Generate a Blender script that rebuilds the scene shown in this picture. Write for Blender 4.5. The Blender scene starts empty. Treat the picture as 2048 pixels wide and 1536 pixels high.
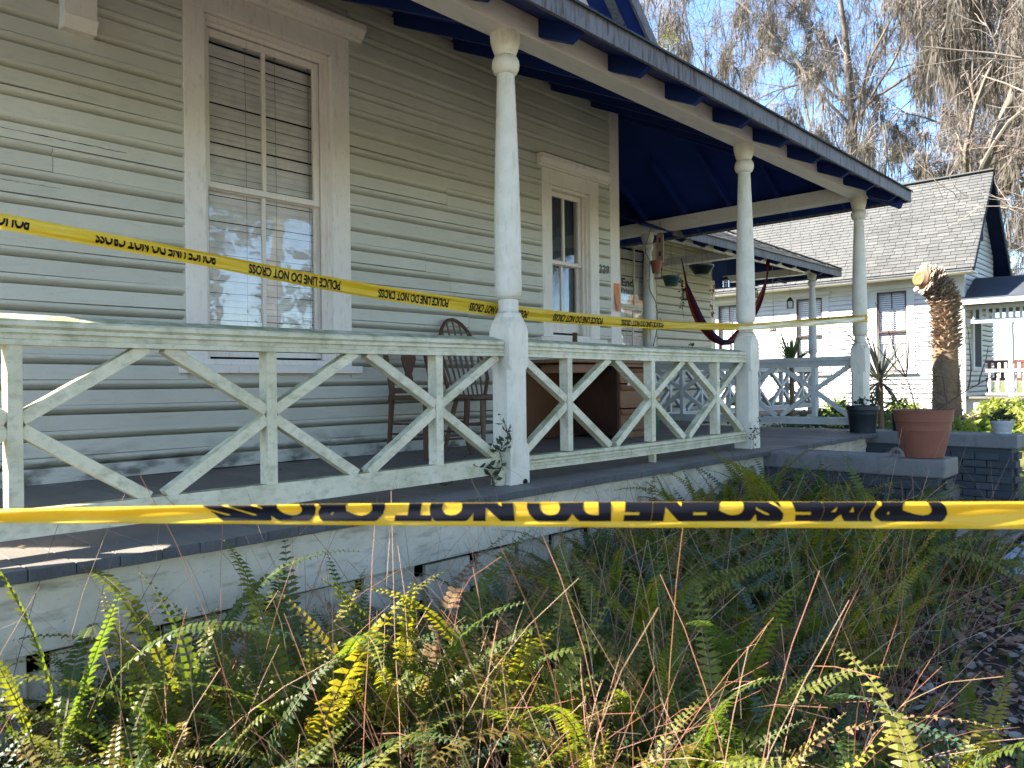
import bpy, bmesh, math, random
from mathutils import Vector, Matrix
import numpy as np
random.seed(11)
rnd = random.random
def ru(a, b): return a + (b - a) * rnd()
R = math.radians
S = bpy.context.scene
COL = S.collection

# ------------------------------------------------------------------ camera
cam = bpy.data.cameras.new('camera'); cam.sensor_width = 36; cam.lens = 1538 / 2048 * 36
cam.clip_start = 0.05; cam.clip_end = 600
cam.dof.use_dof = True; cam.dof.focus_distance = 4.8; cam.dof.aperture_fstop = 6.5
camo = bpy.data.objects.new('camera', cam); COL.objects.link(camo)
CF = Vector((0.727503, 0.686104, -0.000721)); CR = Vector((0.686052, -0.727461, -0.011577)); CU = Vector((0.008467, -0.007928, 0.999933))
camo.matrix_world = Matrix(((CR.x, CU.x, -CF.x, 0), (CR.y, CU.y, -CF.y, 0), (CR.z, CU.z, -CF.z, 1.45), (0, 0, 0, 1)))
S.camera = camo
# ------------------------------------------------------------------ world, sun, exposure
SUN_EL = R(40); SX, SY = -0.70, 0.714
w = bpy.data.worlds.new('World'); S.world = w; w.use_nodes = True
nt = w.node_tree; nt.nodes.clear()
sky = nt.nodes.new('ShaderNodeTexSky'); sky.sky_type = 'NISHITA'; sky.sun_disc = False
sky.sun_elevation = SUN_EL; sky.sun_rotation = math.atan2(SX, SY); sky.air_density = 1.0; sky.dust_density = 0.3; sky.ozone_density = 5.0
bg = nt.nodes.new('ShaderNodeBackground'); bg.inputs[1].default_value = 0.088
wo = nt.nodes.new('ShaderNodeOutputWorld')
nt.links.new(sky.outputs[0], bg.inputs[0]); nt.links.new(bg.outputs[0], wo.inputs[0])
sl = bpy.data.lights.new('sun', 'SUN'); sl.energy = 5.0; sl.angle = R(0.53); sl.color = (1.0, 0.91, 0.78)
so = bpy.data.objects.new('sun', sl); COL.objects.link(so); so.location = (-30, 30, 40)
sd = Vector((SX * math.cos(SUN_EL), SY * math.cos(SUN_EL), math.sin(SUN_EL)))
so.rotation_euler = sd.to_track_quat('Z', 'Y').to_euler()
S.view_settings.view_transform = 'Standard'; S.view_settings.look = 'None'
S.view_settings.exposure = 2.6; S.view_settings.gamma = 1.0; S.view_settings.use_curve_mapping = False
S.render.engine = 'CYCLES'
S.cycles.max_bounces = 8; S.cycles.diffuse_bounces = 4; S.cycles.transparent_max_bounces = 12
S.cycles.use_denoising = True; S.cycles.sample_clamp_indirect = 6

# ------------------------------------------------------------------ materials
def newmat(name):
    m = bpy.data.materials.new(name); m.use_nodes = True; t = m.node_tree
    return m, t, t.nodes['Principled BSDF'], t.nodes['Material Output']
def N(t, typ, **kw):
    n = t.nodes.new(typ)
    for k, v in kw.items():
        if k.startswith('i_'): n.inputs[int(k[2:])].default_value = v
        else: setattr(n, k, v)
    return n
def noise(t, scale, detail=4, stretch=(1, 1, 1), rough=0.55):
    g = N(t, 'ShaderNodeNewGeometry'); mp = N(t, 'ShaderNodeMapping'); mp.inputs['Scale'].default_value = stretch
    t.links.new(g.outputs['Position'], mp.inputs[0])
    n = N(t, 'ShaderNodeTexNoise'); n.inputs['Scale'].default_value = scale; n.inputs['Detail'].default_value = detail; n.inputs['Roughness'].default_value = rough
    t.links.new(mp.outputs[0], n.inputs['Vector']); return n.outputs[0]
def ramp(t, src, a, b, ca=(0, 0, 0, 1), cb=(1, 1, 1, 1)):
    r = N(t, 'ShaderNodeValToRGB'); r.color_ramp.elements[0].position = a; r.color_ramp.elements[1].position = b
    r.color_ramp.elements[0].color = ca; r.color_ramp.elements[1].color = cb
    t.links.new(src, r.inputs[0]); return r.outputs[0]
def mix(t, fac, a, b, mode='MIX'):
    m = N(t, 'ShaderNodeMix', data_type='RGBA', blend_type=mode)
    for sock, v in ((m.inputs[0], fac), (m.inputs[6], a), (m.inputs[7], b)):
        if isinstance(v, (int, float)): sock.default_value = v
        elif isinstance(v, tuple): sock.default_value = v if len(v) == 4 else (*v, 1)
        else: t.links.new(v, sock)
    return m.outputs[2]
def mth(t, op, a, b=None):
    m = N(t, 'ShaderNodeMath', operation=op)
    for i, v in enumerate((a, b)):
        if v is None: continue
        if isinstance(v, (int, float)): m.inputs[i].default_value = v
        else: t.links.new(v, m.inputs[i])
    return m.outputs[0]
def objrand(t): return N(t, 'ShaderNodeObjectInfo').outputs['Random']
def bump(t, p, h, strength, dist=0.01):
    b = N(t, 'ShaderNodeBump'); b.inputs['Strength'].default_value = strength; b.inputs['Distance'].default_value = dist
    t.links.new(h, b.inputs['Height']); t.links.new(b.outputs[0], p.inputs['Normal'])
def paint(name, c, c2=None, dirt=(0.12, 0.1, 0.08), da=0.35, sc=2.2, grain=(1, 1, 12), rough=0.55, bs=0.25, algae=None, aa=0.0, rv=0.12, dlo=0.55, dhi=0.8, spec=0.35, bd=0.004, chip=None, mold=False):
    m, t, p, o = newmat(name); c2 = c2 or tuple(x * 0.88 for x in c)
    base = mix(t, ramp(t, noise(t, sc, 5), 0.35, 0.65), c, c2)
    base = mix(t, mth(t, 'MULTIPLY', ramp(t, noise(t, sc * 3.1, 8, grain), dlo, dhi), da), base, dirt)
    fine = ramp(t, noise(t, 55, 3), 0.62, 0.74)
    base = mix(t, mth(t, 'MULTIPLY', fine, da * 0.6), base, dirt)
    if algae:
        g = N(t, 'ShaderNodeNewGeometry'); sx = N(t, 'ShaderNodeSeparateXYZ'); t.links.new(g.outputs['Normal'], sx.inputs[0])
        up = mth(t, 'MULTIPLY', mth(t, 'MAXIMUM', sx.outputs[2], 0.0), 0.75)
        f = mth(t, 'ADD', mth(t, 'MULTIPLY', ramp(t, noise(t, 6, 6), 0.38, 0.72), aa), up)
        f = mth(t, 'MULTIPLY', f, ramp(t, noise(t, 14, 5), 0.25, 0.6))
        base = mix(t, mth(t, 'MINIMUM', f, 0.9), base, algae)
    if chip:
        base = mix(t, mth(t, 'MULTIPLY', ramp(t, noise(t, 16, 9, grain, 0.7), .66, .68), .75), base, chip)
        base = mix(t, mth(t, 'MULTIPLY', ramp(t, noise(t, 5, 6, (1, 1, 2.5), 0.65), .62, .75), .22), base, tuple(x * 1.15 for x in c))
    if mold:
        g = N(t, 'ShaderNodeNewGeometry'); sx = N(t, 'ShaderNodeSeparateXYZ'); t.links.new(g.outputs['Position'], sx.inputs[0])
        f = mth(t, 'MULTIPLY', ramp(t, sx.outputs[2], .0, .001), 1.0); mr = N(t, 'ShaderNodeMapRange'); mr.inputs[1].default_value = 1.14; mr.inputs[2].default_value = .9; t.links.new(sx.outputs[2], mr.inputs[0])
        base = mix(t, mth(t, 'MULTIPLY', mth(t, 'MULTIPLY', mr.outputs[0], ramp(t, noise(t, 5, 8, (1, 1, 2)), .47, .62)), .85), base, (.05, .05, .042))
    k = mth(t, 'ADD', 1 - rv / 2, mth(t, 'MULTIPLY', objrand(t), rv))
    hs = N(t, 'ShaderNodeHueSaturation'); t.links.new(base, hs.inputs['Color']); t.links.new(k, hs.inputs['Value'])
    t.links.new(hs.outputs[0], p.inputs['Base Color']); p.inputs['Roughness'].default_value = rough
    p.inputs['Specular IOR Level'].default_value = spec
    h = mth(t, 'ADD', noise(t, 28, 5, grain), mth(t, 'MULTIPLY', noise(t, 160, 3), 0.35))
    bump(t, p, h, bs, bd)
    return m
def plain(name, c, rough=0.5, spec=0.4, rv=0.0, bs=0, metal=0):
    m, t, p, o = newmat(name); p.inputs['Roughness'].default_value = rough; p.inputs['Specular IOR Level'].default_value = spec; p.inputs['Metallic'].default_value = metal
    col = mix(t, ramp(t, noise(t, 9, 5), 0.3, 0.7), c, tuple(x * 0.8 for x in c))
    if rv:
        hs = N(t, 'ShaderNodeHueSaturation'); t.links.new(col, hs.inputs['Color'])
        t.links.new(mth(t, 'ADD', 1 - rv / 2, mth(t, 'MULTIPLY', objrand(t), rv)), hs.inputs['Value']); col = hs.outputs[0]
    t.links.new(col, p.inputs['Base Color'])
    if bs: bump(t, p, noise(t, 40, 5), bs, 0.006)
    return m
def leaf(name, cols, trans=0.45, tcol=None, rough=0.45, vmin=0.7, vmax=1.25):
    """leaf tissue: per object colour, light shines through"""
    m, t, p, o = newmat(name)
    r = N(t, 'ShaderNodeValToRGB'); els = r.color_ramp.elements
    els[0].color = (*cols[0], 1); els[1].color = (*cols[-1], 1)
    for i, c in enumerate(cols[1:-1]):
        e = els.new((i + 1) / (len(cols) - 1)); e.color = (*c, 1)
    rr = mth(t, 'ADD', objrand(t), mth(t, 'MULTIPLY', mth(t, 'SUBTRACT', noise(t, 7, 3), 0.5), 0.7))
    t.links.new(rr, r.inputs[0])
    hs = N(t, 'ShaderNodeHueSaturation'); t.links.new(r.outputs[0], hs.inputs['Color'])
    t.links.new(mth(t, 'ADD', vmin, mth(t, 'MULTIPLY', noise(t, 21, 3), vmax - vmin)), hs.inputs['Value'])
    t.links.new(hs.outputs[0], p.inputs['Base Color']); p.inputs['Roughness'].default_value = rough; p.inputs['Specular IOR Level'].default_value = 0.35
    tr = N(t, 'ShaderNodeBsdfTranslucent')
    tc = mix(t, 1.0, hs.outputs[0], tcol or (1.5, 1.55, 0.5), 'MULTIPLY')
    t.links.new(tc, tr.inputs[0])
    mx = N(t, 'ShaderNodeMixShader'); mx.inputs[0].default_value = trans
    t.links.new(p.outputs[0], mx.inputs[1]); t.links.new(tr.outputs[0], mx.inputs[2]); t.links.new(mx.outputs[0], o.inputs[0])
    return m
M = {}
M['siding'] = paint('sage_siding_paint', (0.575, 0.555, 0.465), (0.525, 0.508, 0.422), chip=(.27, .245, .2), mold=True, dirt=(0.2, 0.19, 0.15), da=0.28, grain=(1.2, 1, 7), rough=0.5, bs=0.35, rv=0.1)
M['trim'] = paint('aged_white_trim', (0.82, 0.75, 0.665), (0.76, 0.69, 0.61), chip=(.42, .37, .3), dirt=(0.2, 0.17, 0.13), da=0.35, grain=(5, 5, 1.2), rough=0.55, bs=0.3, rv=0.06)
M['post'] = paint('aged_white_post', (0.76, 0.69, 0.57), (0.67, 0.61, 0.49), chip=(.33, .29, .22), dirt=(0.2, 0.2, 0.13), da=0.4, grain=(4, 4, 1.0), algae=(0.24, 0.27, 0.14), aa=0.28, rough=0.55, bs=0.4, rv=0.05)
M['rail'] = paint('mildewed_white_rail', (0.72, 0.66, 0.5), (0.61, 0.56, 0.385), chip=(.3, .26, .19), dirt=(0.17, 0.165, 0.1), da=0.5, grain=(3, 5, 5), algae=(0.2, 0.215, 0.095), aa=0.5, rough=0.6, bs=0.5, rv=0.12, dlo=0.5, dhi=0.75)
M['railfar'] = paint('grey_white_rail', (0.6, 0.59, 0.56), (0.52, 0.52, 0.5), da=0.35, algae=(0.25, 0.27, 0.2), aa=0.3, rough=0.6)
M['beam'] = paint('white_beam_paint', (0.78, 0.72, 0.64), (0.7, 0.65, 0.58), dirt=(0.16, 0.14, 0.12), da=0.3, grain=(1, 4, 5), rough=0.55, bs=0.5, rv=0.05)
M['navy'] = paint('navy_porch_paint', (0.006, 0.024, 0.15), (0.005, 0.02, 0.125), dirt=(0.01, 0.025, 0.1), da=0.3, grain=(1, 1, 1), rough=0.6, bs=0.15, rv=0.15, spec=0.25)
M['navydark'] = plain('dark_navy_gable_paint', (0.005, 0.011, 0.035), 0.6, 0.2)
M['fascia'] = paint('weathered_fascia', (0.15, 0.15, 0.165), (0.12, 0.12, 0.135), dirt=(0.035, 0.025, 0.025), da=0.95, sc=2.5, grain=(5, 5, 0.8), rough=0.6, bs=0.2, rv=0.04, dlo=0.48, dhi=0.68)
M['floor'] = paint('grey_floor_paint', (0.165, 0.15, 0.132), (0.13, 0.117, 0.103), dirt=(0.1, 0.09, 0.08), da=0.5, grain=(6, 1, 1), rough=0.6, bs=0.4, rv=0.2)
M['endgrain'] = paint('weathered_board_end', (0.1, 0.1, 0.102), (0.07, 0.07, 0.07), dirt=(0.02, 0.018, 0.015), da=0.8, sc=7, grain=(6, 1, 1), rough=0.8, bs=0.8)
M['cap'] = paint('grey_painted_concrete', (0.18, 0.17, 0.158), (0.135, 0.128, 0.12), dirt=(0.04, 0.042, 0.036), da=0.75, grain=(2, 2, 2), rough=0.7, bs=0.4)
M['brickp'] = paint('grey_painted_brick', (0.06, 0.066, 0.072), (0.045, 0.05, 0.052), dirt=(0.018, 0.022, 0.014), da=0.6, grain=(2, 2, 2), rough=0.8, bs=0.5, rv=0.3)
M['redbrick'] = paint('red_brick', (0.26, 0.09, 0.06), (0.2, 0.08, 0.06), da=0.4, grain=(2, 2, 2), rough=0.85, bs=0.5, rv=0.35)
M['skirt'] = paint('off_white_skirt', (0.73, 0.645, 0.51), (0.63, 0.56, 0.44), chip=(.25, .22, .17), dirt=(0.13, 0.115, 0.08), da=0.75, grain=(1, 1, 4), algae=(0.2, 0.21, 0.12), aa=0.4, rough=0.6, bs=0.4)
M['white'] = paint('neighbour_white_paint', (0.5, 0.5, 0.5), (0.45, 0.455, 0.455), da=0.2, rough=0.5, bs=0.1, rv=0.05)
M['void'] = plain('dark_room', (0.02, 0.02, 0.022), 0.9, 0.1)  # near-black colour that stands in for unlit depth
M['room'] = plain('dim_room_wall', (0.1, 0.115, 0.14), 0.9, 0.1)
M['slat'] = plain('blind_slat_vinyl', (0.8, 0.76, 0.7), 0.45, 0.4, rv=0.08)
M['slatw'] = plain('white_blind_slat', (0.84, 0.85, 0.87), 0.45, 0.4, rv=0.06)
M['shingle'] = paint('grey_asphalt_shingle', (0.098, 0.1, 0.098), (0.082, 0.084, 0.083), dirt=(0.06, 0.062, 0.06), da=0.4, sc=1.3, grain=(3, 3, 3), rough=0.9, bs=0.5, rv=0.32, spec=0.15)
M['darkshingle'] = paint('dark_blue_shingle', (0.05, 0.06, 0.075), (0.04, 0.05, 0.06), da=0.4, rough=0.9, bs=0.5, rv=0.3, spec=0.15)
M['brownframe'] = plain('brown_sash_paint', (0.09, 0.045, 0.04), 0.5)
M['wood'] = paint('dark_chair_wood', (0.115, 0.06, 0.035), (0.085, 0.044, 0.026), dirt=(0.04, 0.022, 0.015), da=0.5, grain=(9, 9, 1), rough=0.6, bs=0.15, rv=0.08, spec=0.2)
M['wood2'] = paint('pale_worn_chair_wood', (0.18, 0.12, 0.078), (0.13, 0.085, 0.052), dirt=(0.1, 0.06, 0.04), da=0.5, grain=(9, 9, 1), rough=0.6, bs=0.15, rv=0.1, spec=0.2)
M['desk'] = paint('brown_desk_veneer', (0.12, 0.048, 0.018), (0.095, 0.037, 0.015), dirt=(0.05, 0.02, 0.01), da=0.6, grain=(12, 12, 1), rough=0.4, bs=0.1, spec=0.2)
M['deskdark'] = paint('dark_desk_side', (0.055, 0.022, 0.013), (0.04, 0.016, 0.01), da=0.4, grain=(14, 14, 1), rough=0.4, bs=0.1, spec=0.2)
M['drawer'] = paint('oak_drawer_front', (0.24, 0.115, 0.055), (0.18, 0.085, 0.04), dirt=(0.12, 0.05, 0.025), da=0.6, grain=(1, 5, 14), rough=0.42, bs=0.15, spec=0.2)
M['paper'] = plain('white_paper', (0.75, 0.75, 0.74), 0.7)
M['orange'] = plain('orange_paper', (0.85, 0.27, 0.09), 0.7)
M['black'] = plain('black_print', (0.012, 0.012, 0.016), 0.45)
M['ink'] = plain('black_tape_ink', (0.006, 0.006, 0.01), 0.5, 0.15)
M['grey'] = plain('grey_print', (0.16, 0.17, 0.18), 0.6)
M['green'] = plain('green_plastic', (0.01, 0.13, 0.06), 0.4)
M['yellowp'] = plain('yellow_plastic', (0.6, 0.4, 0.05), 0.4)
M['blackpot'] = plain('black_plastic_pot', (0.012, 0.016, 0.022), 0.42, 0.5)
M['terra'] = paint('terracotta_plastic', (0.23, 0.085, 0.05), (0.2, 0.07, 0.042), dirt=(0.12, 0.05, 0.035), da=0.35, grain=(2, 2, 2), rough=0.55, bs=0.1)
M['whitepot'] = paint('pale_glazed_pot', (0.5, 0.49, 0.48), (0.42, 0.42, 0.42), da=0.4, grain=(1, 1, 9), rough=0.5, bs=0.3)
M['soil'] = plain('dark_soil', (0.03, 0.022, 0.016), 0.95, 0.1, bs=0.8)
M['teal'] = plain('teal_plastic', (0.015, 0.055, 0.06), 0.45)
M['iron'] = plain('black_iron', (0.015, 0.015, 0.018), 0.5, 0.5)
M['wire'] = plain('thin_grey_wire', (0.16, 0.16, 0.16), 0.5)
M['pink'] = plain('faded_pink_board', (0.4, 0.27, 0.23), 0.7)
M['bark'] = paint('grey_tree_bark', (0.19, 0.16, 0.13), (0.13, 0.11, 0.09), dirt=(0.07, 0.055, 0.045), da=0.6, grain=(3, 3, 1), rough=0.9, bs=0.6)
M['palebark'] = paint('pale_branch_bark', (0.26, 0.22, 0.18), (0.2, 0.165, 0.135), dirt=(0.12, 0.1, 0.08), da=0.4, grain=(3, 3, 3), rough=0.85, bs=0.4)
M['moss'] = leaf('spanish_moss', [(0.085, 0.077, 0.068), (0.16, 0.144, 0.125), (0.26, 0.235, 0.2)], 0.4, (1.15, 1.05, 0.9), 0.8)
M['mistletoe'] = leaf('yellow_green_leaf_cluster', [(0.12, 0.16, 0.03), (0.2, 0.22, 0.04)], 0.4)
M['budtwig'] = leaf('budding_twig', [(0.13, 0.108, 0.1), (0.19, 0.16, 0.145)], 0.3, (1.2, 1, 0.9), 0.8)
M['fern'] = leaf('sword_fern_green', [(0.045, 0.085, 0.026), (0.085, 0.13, 0.024), (0.14, 0.17, 0.026), (0.2, 0.2, 0.032)], 0.55, (2.1, 1.85, 0.45))
M['fernblue'] = leaf('bluish_fern_green', [(0.045, 0.085, 0.05), (0.06, 0.11, 0.06)], 0.3, (1.3, 1.5, 0.8))
M['fernyellow'] = leaf('yellowing_fern', [(0.17, 0.19, 0.03), (0.25, 0.22, 0.035), (0.24, 0.16, 0.035)], 0.45, (1.6, 1.4, 0.4))
M['ferndead'] = leaf('dead_fern', [(0.15, 0.085, 0.04), (0.22, 0.14, 0.07)], 0.3, (1.2, 1.0, 0.7), 0.8)
M['rachis'] = plain('fern_midrib', (0.1, 0.09, 0.03), 0.6)
M['stemred'] = plain('red_brown_dry_stem', (0.26, 0.11, 0.06), 0.6, rv=0.2)
M['stemtan'] = plain('tan_dry_stem', (0.4, 0.26, 0.16), 0.6, rv=0.2)
M['stemdark'] = plain('dark_dry_stem', (0.07, 0.045, 0.03), 0.7)
M['dl0'] = leaf('dry_leaf_brown', [(0.24, 0.14, 0.09), (0.3, 0.18, 0.12)], 0.15, (1.1, 0.9, 0.7), 0.6)
M['dl1'] = leaf('dry_leaf_grey', [(0.24, 0.2, 0.165), (0.32, 0.27, 0.225)], 0.1, (1, 1, 1), 0.6)
M['dl2'] = leaf('dry_leaf_red', [(0.26, 0.12, 0.07), (0.33, 0.17, 0.11)], 0.15, (1.1, 0.8, 0.6), 0.6)
M['dl3'] = leaf('dry_leaf_dark', [(0.06, 0.04, 0.03), (0.1, 0.07, 0.05)], 0.1, (1, 1, 1), 0.7)
M['ground'] = paint('leafy_soil', (0.07, 0.052, 0.04), (0.05, 0.04, 0.03), dirt=(0.14, 0.11, 0.085), da=0.5, sc=3, grain=(2, 2, 2), rough=0.95, bs=0.9, bd=0.03, spec=0.1)
M['lawn'] = paint('rough_lawn', (0.1, 0.13, 0.035), (0.14, 0.13, 0.05), dirt=(0.16, 0.11, 0.06), da=0.5, sc=1.5, grain=(1, 1, 1), rough=0.95, bs=0.8, bd=0.03, spec=0.1)
M['sandroad'] = paint('pale_sandy_road', (0.2, 0.195, 0.185), (0.17, 0.165, 0.155), da=0.2, grain=(2, 2, 2), rough=0.95)
M['concrete'] = paint('pale_concrete_path', (0.33, 0.34, 0.35), (0.28, 0.29, 0.3), da=0.4, grain=(2, 2, 2), rough=0.85)
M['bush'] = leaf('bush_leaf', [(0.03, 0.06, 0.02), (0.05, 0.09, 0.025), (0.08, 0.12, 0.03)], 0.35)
M['bushlit'] = leaf('bright_garden_leaf', [(0.12, 0.18, 0.03), (0.2, 0.24, 0.05), (0.26, 0.26, 0.07)], 0.45)  # lit copy of the bush leaf, sunlight put into its colour
M['yucca'] = leaf('yucca_leaf', [(0.06, 0.1, 0.04), (0.1, 0.15, 0.05)], 0.25)
M['spiky'] = leaf('grey_spiky_leaf', [(0.09, 0.1, 0.085), (0.14, 0.15, 0.12)], 0.2, (1.1, 1.1, 0.9))
M['palmbark'] = paint('palm_trunk', (0.25, 0.165, 0.1), (0.18, 0.115, 0.07), dirt=(0.05, 0.035, 0.025), da=0.6, grain=(1, 1, 8), rough=0.9, bs=0.7, bd=0.02)
M['palmboot'] = paint('palm_leaf_boot', (0.36, 0.28, 0.21), (0.28, 0.21, 0.155), dirt=(0.08, 0.05, 0.035), da=0.5, grain=(3, 3, 3), rough=0.85, bs=0.4, rv=0.4)
M['cutwood'] = paint('orange_cut_wood', (0.34, 0.15, 0.05), (0.26, 0.11, 0.04), da=0.4, grain=(6, 6, 6), rough=0.85, bs=0.6)
M['vine'] = leaf('vine_leaf', [(0.025, 0.045, 0.02), (0.05, 0.075, 0.03)], 0.25)
M['ham1'] = plain('hammock_red', (0.13, 0.016, 0.025), 0.85, 0.1); M['ham2'] = plain('hammock_navy', (0.02, 0.03, 0.08), 0.85, 0.1); M['ham3'] = plain('hammock_orange', (0.32, 0.09, 0.04), 0.85, 0.1)
M['rope'] = plain('pale_cord', (0.4, 0.38, 0.35), 0.8)
M['benchwood'] = plain('red_brown_bench_paint', (0.13, 0.05, 0.035), 0.6)
def glassmat(name, rough=0.02, dark=0.98):
    m, t, p, o = newmat(name); t.nodes.remove(p)
    tr = N(t, 'ShaderNodeBsdfTransparent'); tr.inputs[0].default_value = (dark, dark, dark, 1)
    gl = N(t, 'ShaderNodeBsdfGlossy'); gl.inputs['Roughness'].default_value = rough; gl.inputs[0].default_value = (1, 1, 1, 1)
    lw = N(t, 'ShaderNodeLayerWeight'); fac = mth(t, 'MINIMUM', mth(t, 'ADD', .05, mth(t, 'MULTIPLY', mth(t, 'POWER', lw.outputs['Facing'], 4.5), .9)), 1.0)
    nb = N(t, 'ShaderNodeBump'); nb.inputs['Strength'].default_value = 0.03; nb.inputs['Distance'].default_value = 0.05
    t.links.new(noise(t, 3.5, 2), nb.inputs['Height']); t.links.new(nb.outputs[0], gl.inputs['Normal'])
    mx = N(t, 'ShaderNodeMixShader'); t.links.new(fac, mx.inputs[0])
    t.links.new(tr.outputs[0], mx.inputs[1]); t.links.new(gl.outputs[0], mx.inputs[2]); t.links.new(mx.outputs[0], o.inputs[0]); return m
M['glass'] = glassmat('window_glass')
def tapemat():
    m, t, p, o = newmat('yellow_tape_plastic')
    c = mix(t, ramp(t, noise(t, 6, 3, (1, 1, 6)), 0.35, 0.7), (0.78, 0.5, 0.02), (0.84, 0.6, 0.05))
    t.links.new(c, p.inputs['Base Color']); p.inputs['Roughness'].default_value = 0.28; p.inputs['Specular IOR Level'].default_value = 0.5
    tr = N(t, 'ShaderNodeBsdfTranslucent'); t.links.new(c, tr.inputs[0])
    bump(t, p, noise(t, 14, 4, (0.6, 0.6, 8)), 0.25, 0.01)
    mx = N(t, 'ShaderNodeMixShader'); mx.inputs[0].default_value = 0.42
    t.links.new(p.outputs[0], mx.inputs[1]); t.links.new(tr.outputs[0], mx.inputs[2]); t.links.new(mx.outputs[0], o.inputs[0]); return m
M['tape'] = tapemat()

# ------------------------------------------------------------------ mesh helpers
WL = {}
def wloc(o):
    return WL.get(o.name, Vector((0, 0, 0))) if o is not None else Vector((0, 0, 0))
def thing(name, label, cat, loc=(0, 0, 0), rz=0.0, group=None):
    o = bpy.data.objects.new(name, None); COL.objects.link(o); o.location = loc; o.rotation_euler = (0, 0, rz); o.empty_display_size = 0.1
    o['label'] = label; o['category'] = cat
    if group: o['group'] = group
    WL[o.name] = Vector(loc); return o
def tag(o, label, cat, group=None):
    o['label'] = label; o['category'] = cat
    if group: o['group'] = group
    return o
class MB:
    def __init__(s): s.v = []; s.f = []; s.mi = []; s.cur = 0
    def add(s, vs, fs):
        n = len(s.v); s.v += [tuple(x) for x in vs]; s.f += [tuple(i + n for i in f) for f in fs]; s.mi += [s.cur] * len(fs); return s
    def box(s, x0, x1, y0, y1, z0, z1):
        return s.add([(x0, y0, z0), (x1, y0, z0), (x1, y1, z0), (x0, y1, z0), (x0, y0, z1), (x1, y0, z1), (x1, y1, z1), (x0, y1, z1)],
                     [(0, 3, 2, 1), (4, 5, 6, 7), (0, 1, 5, 4), (1, 2, 6, 5), (2, 3, 7, 6), (3, 0, 4, 7)])
    def bar(s, a, b, wd, h, side=(0, 1, 0)):
        """bar from a to b; wd along 'side', h along the third axis"""
        a = Vector(a); b = Vector(b); d = (b - a).normalized(); sd_ = Vector(side); sd_ = (sd_ - d * sd_.dot(d)).normalized(); up = d.cross(sd_)
        vs = []
        for q in (a, b):
            for i, j in ((-1, -1), (1, -1), (1, 1), (-1, 1)): vs.append(q + sd_ * wd / 2 * i + up * h / 2 * j)
        return s.add(vs, [(0, 1, 2, 3), (7, 6, 5, 4), (0, 4, 5, 1), (1, 5, 6, 2), (2, 6, 7, 3), (3, 7, 4, 0)])
    def extrude(s, prof, axis, a, b):
        """profile [(p,q)] in the plane across axis ('x': (y,z), 'y': (x,z), 'z': (x,y)) from a to b"""
        def P(p, q, t): return {'x': (t, p, q), 'y': (p, t, q), 'z': (p, q, t)}[axis]
        n = len(prof); vs = [P(p, q, a) for p, q in prof] + [P(p, q, b) for p, q in prof]
        fs = [(i, (i + 1) % n, n + (i + 1) % n, n + i) for i in range(n)] + [tuple(range(n - 1, -1, -1)), tuple(range(n, 2 * n))]
        return s.add(vs, fs)
    def lathe(s, prof, cx=0, cy=0, n=20, caps=True, sq=None):
        vs = []; fs = []
        for k, (r, z) in enumerate(prof):
            for i in range(n):
                a = 2 * math.pi * (i + 0.5) / n; c, si = math.cos(a), math.sin(a); rr = r
                if sq and sq[k]:
                    e = sq[k]; rr = r * ((1 - e) + e * min(1 / max(abs(c), abs(si)), 1.22))
                vs.append((cx + rr * c, cy + rr * si, z))
        for k in range(len(prof) - 1):
            for i in range(n):
                j = (i + 1) % n; fs.append((k * n + i, k * n + j, (k + 1) * n + j, (k + 1) * n + i))
        if caps: fs.append(tuple(range(n - 1, -1, -1))); fs.append(tuple(range((len(prof) - 1) * n, len(prof) * n)))
        return s.add(vs, fs)
    def tube(s, pts, rad, n=6, caps=True):
        pts = [Vector(p) for p in pts]; vs = []; fs = []; m = len(pts); up = Vector((0.13, 0.07, 1)).normalized(); prev = None
        if not isinstance(rad, (list, tuple)): rad = [rad] * m
        for k, p in enumerate(pts):
            d = (pts[min(k + 1, m - 1)] - pts[max(k - 1, 0)])
            d = d.normalized() if d.length > 1e-9 else Vector((0, 0, 1))
            ref = prev if prev is not None else (up if abs(d.dot(up)) < 0.95 else Vector((1, 0, 0)))
            a = (ref - d * ref.dot(d)); a = a.normalized() if a.length > 1e-6 else d.orthogonal().normalized(); prev = a; b = d.cross(a)
            for i in range(n):
                t = 2 * math.pi * i / n; vs.append(p + (a * math.cos(t) + b * math.sin(t)) * rad[k])
        for k in range(m - 1):
            for i in range(n):
                j = (i + 1) % n; fs.append((k * n + i, k * n + j, (k + 1) * n + j, (k + 1) * n + i))
        if caps and n > 2: fs.append(tuple(range(n - 1, -1, -1))); fs.append(tuple(range((m - 1) * n, m * n)))
        return s.add(vs, fs)
    def mesh(s, name, mats, off=Vector((0, 0, 0)), smooth=False):
        me = bpy.data.meshes.new(name)
        vs = [(x - off[0], y - off[1], z - off[2]) for x, y, z in s.v]
        me.from_pydata(vs, [], s.f)
        for m in (mats if isinstance(mats, (list, tuple)) else [mats]): me.materials.append(m)
        if any(s.mi): me.polygons.foreach_set('material_index', s.mi)
        if smooth: me.polygons.foreach_set('use_smooth', [True] * len(me.polygons))
        me.update(); return me
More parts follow.
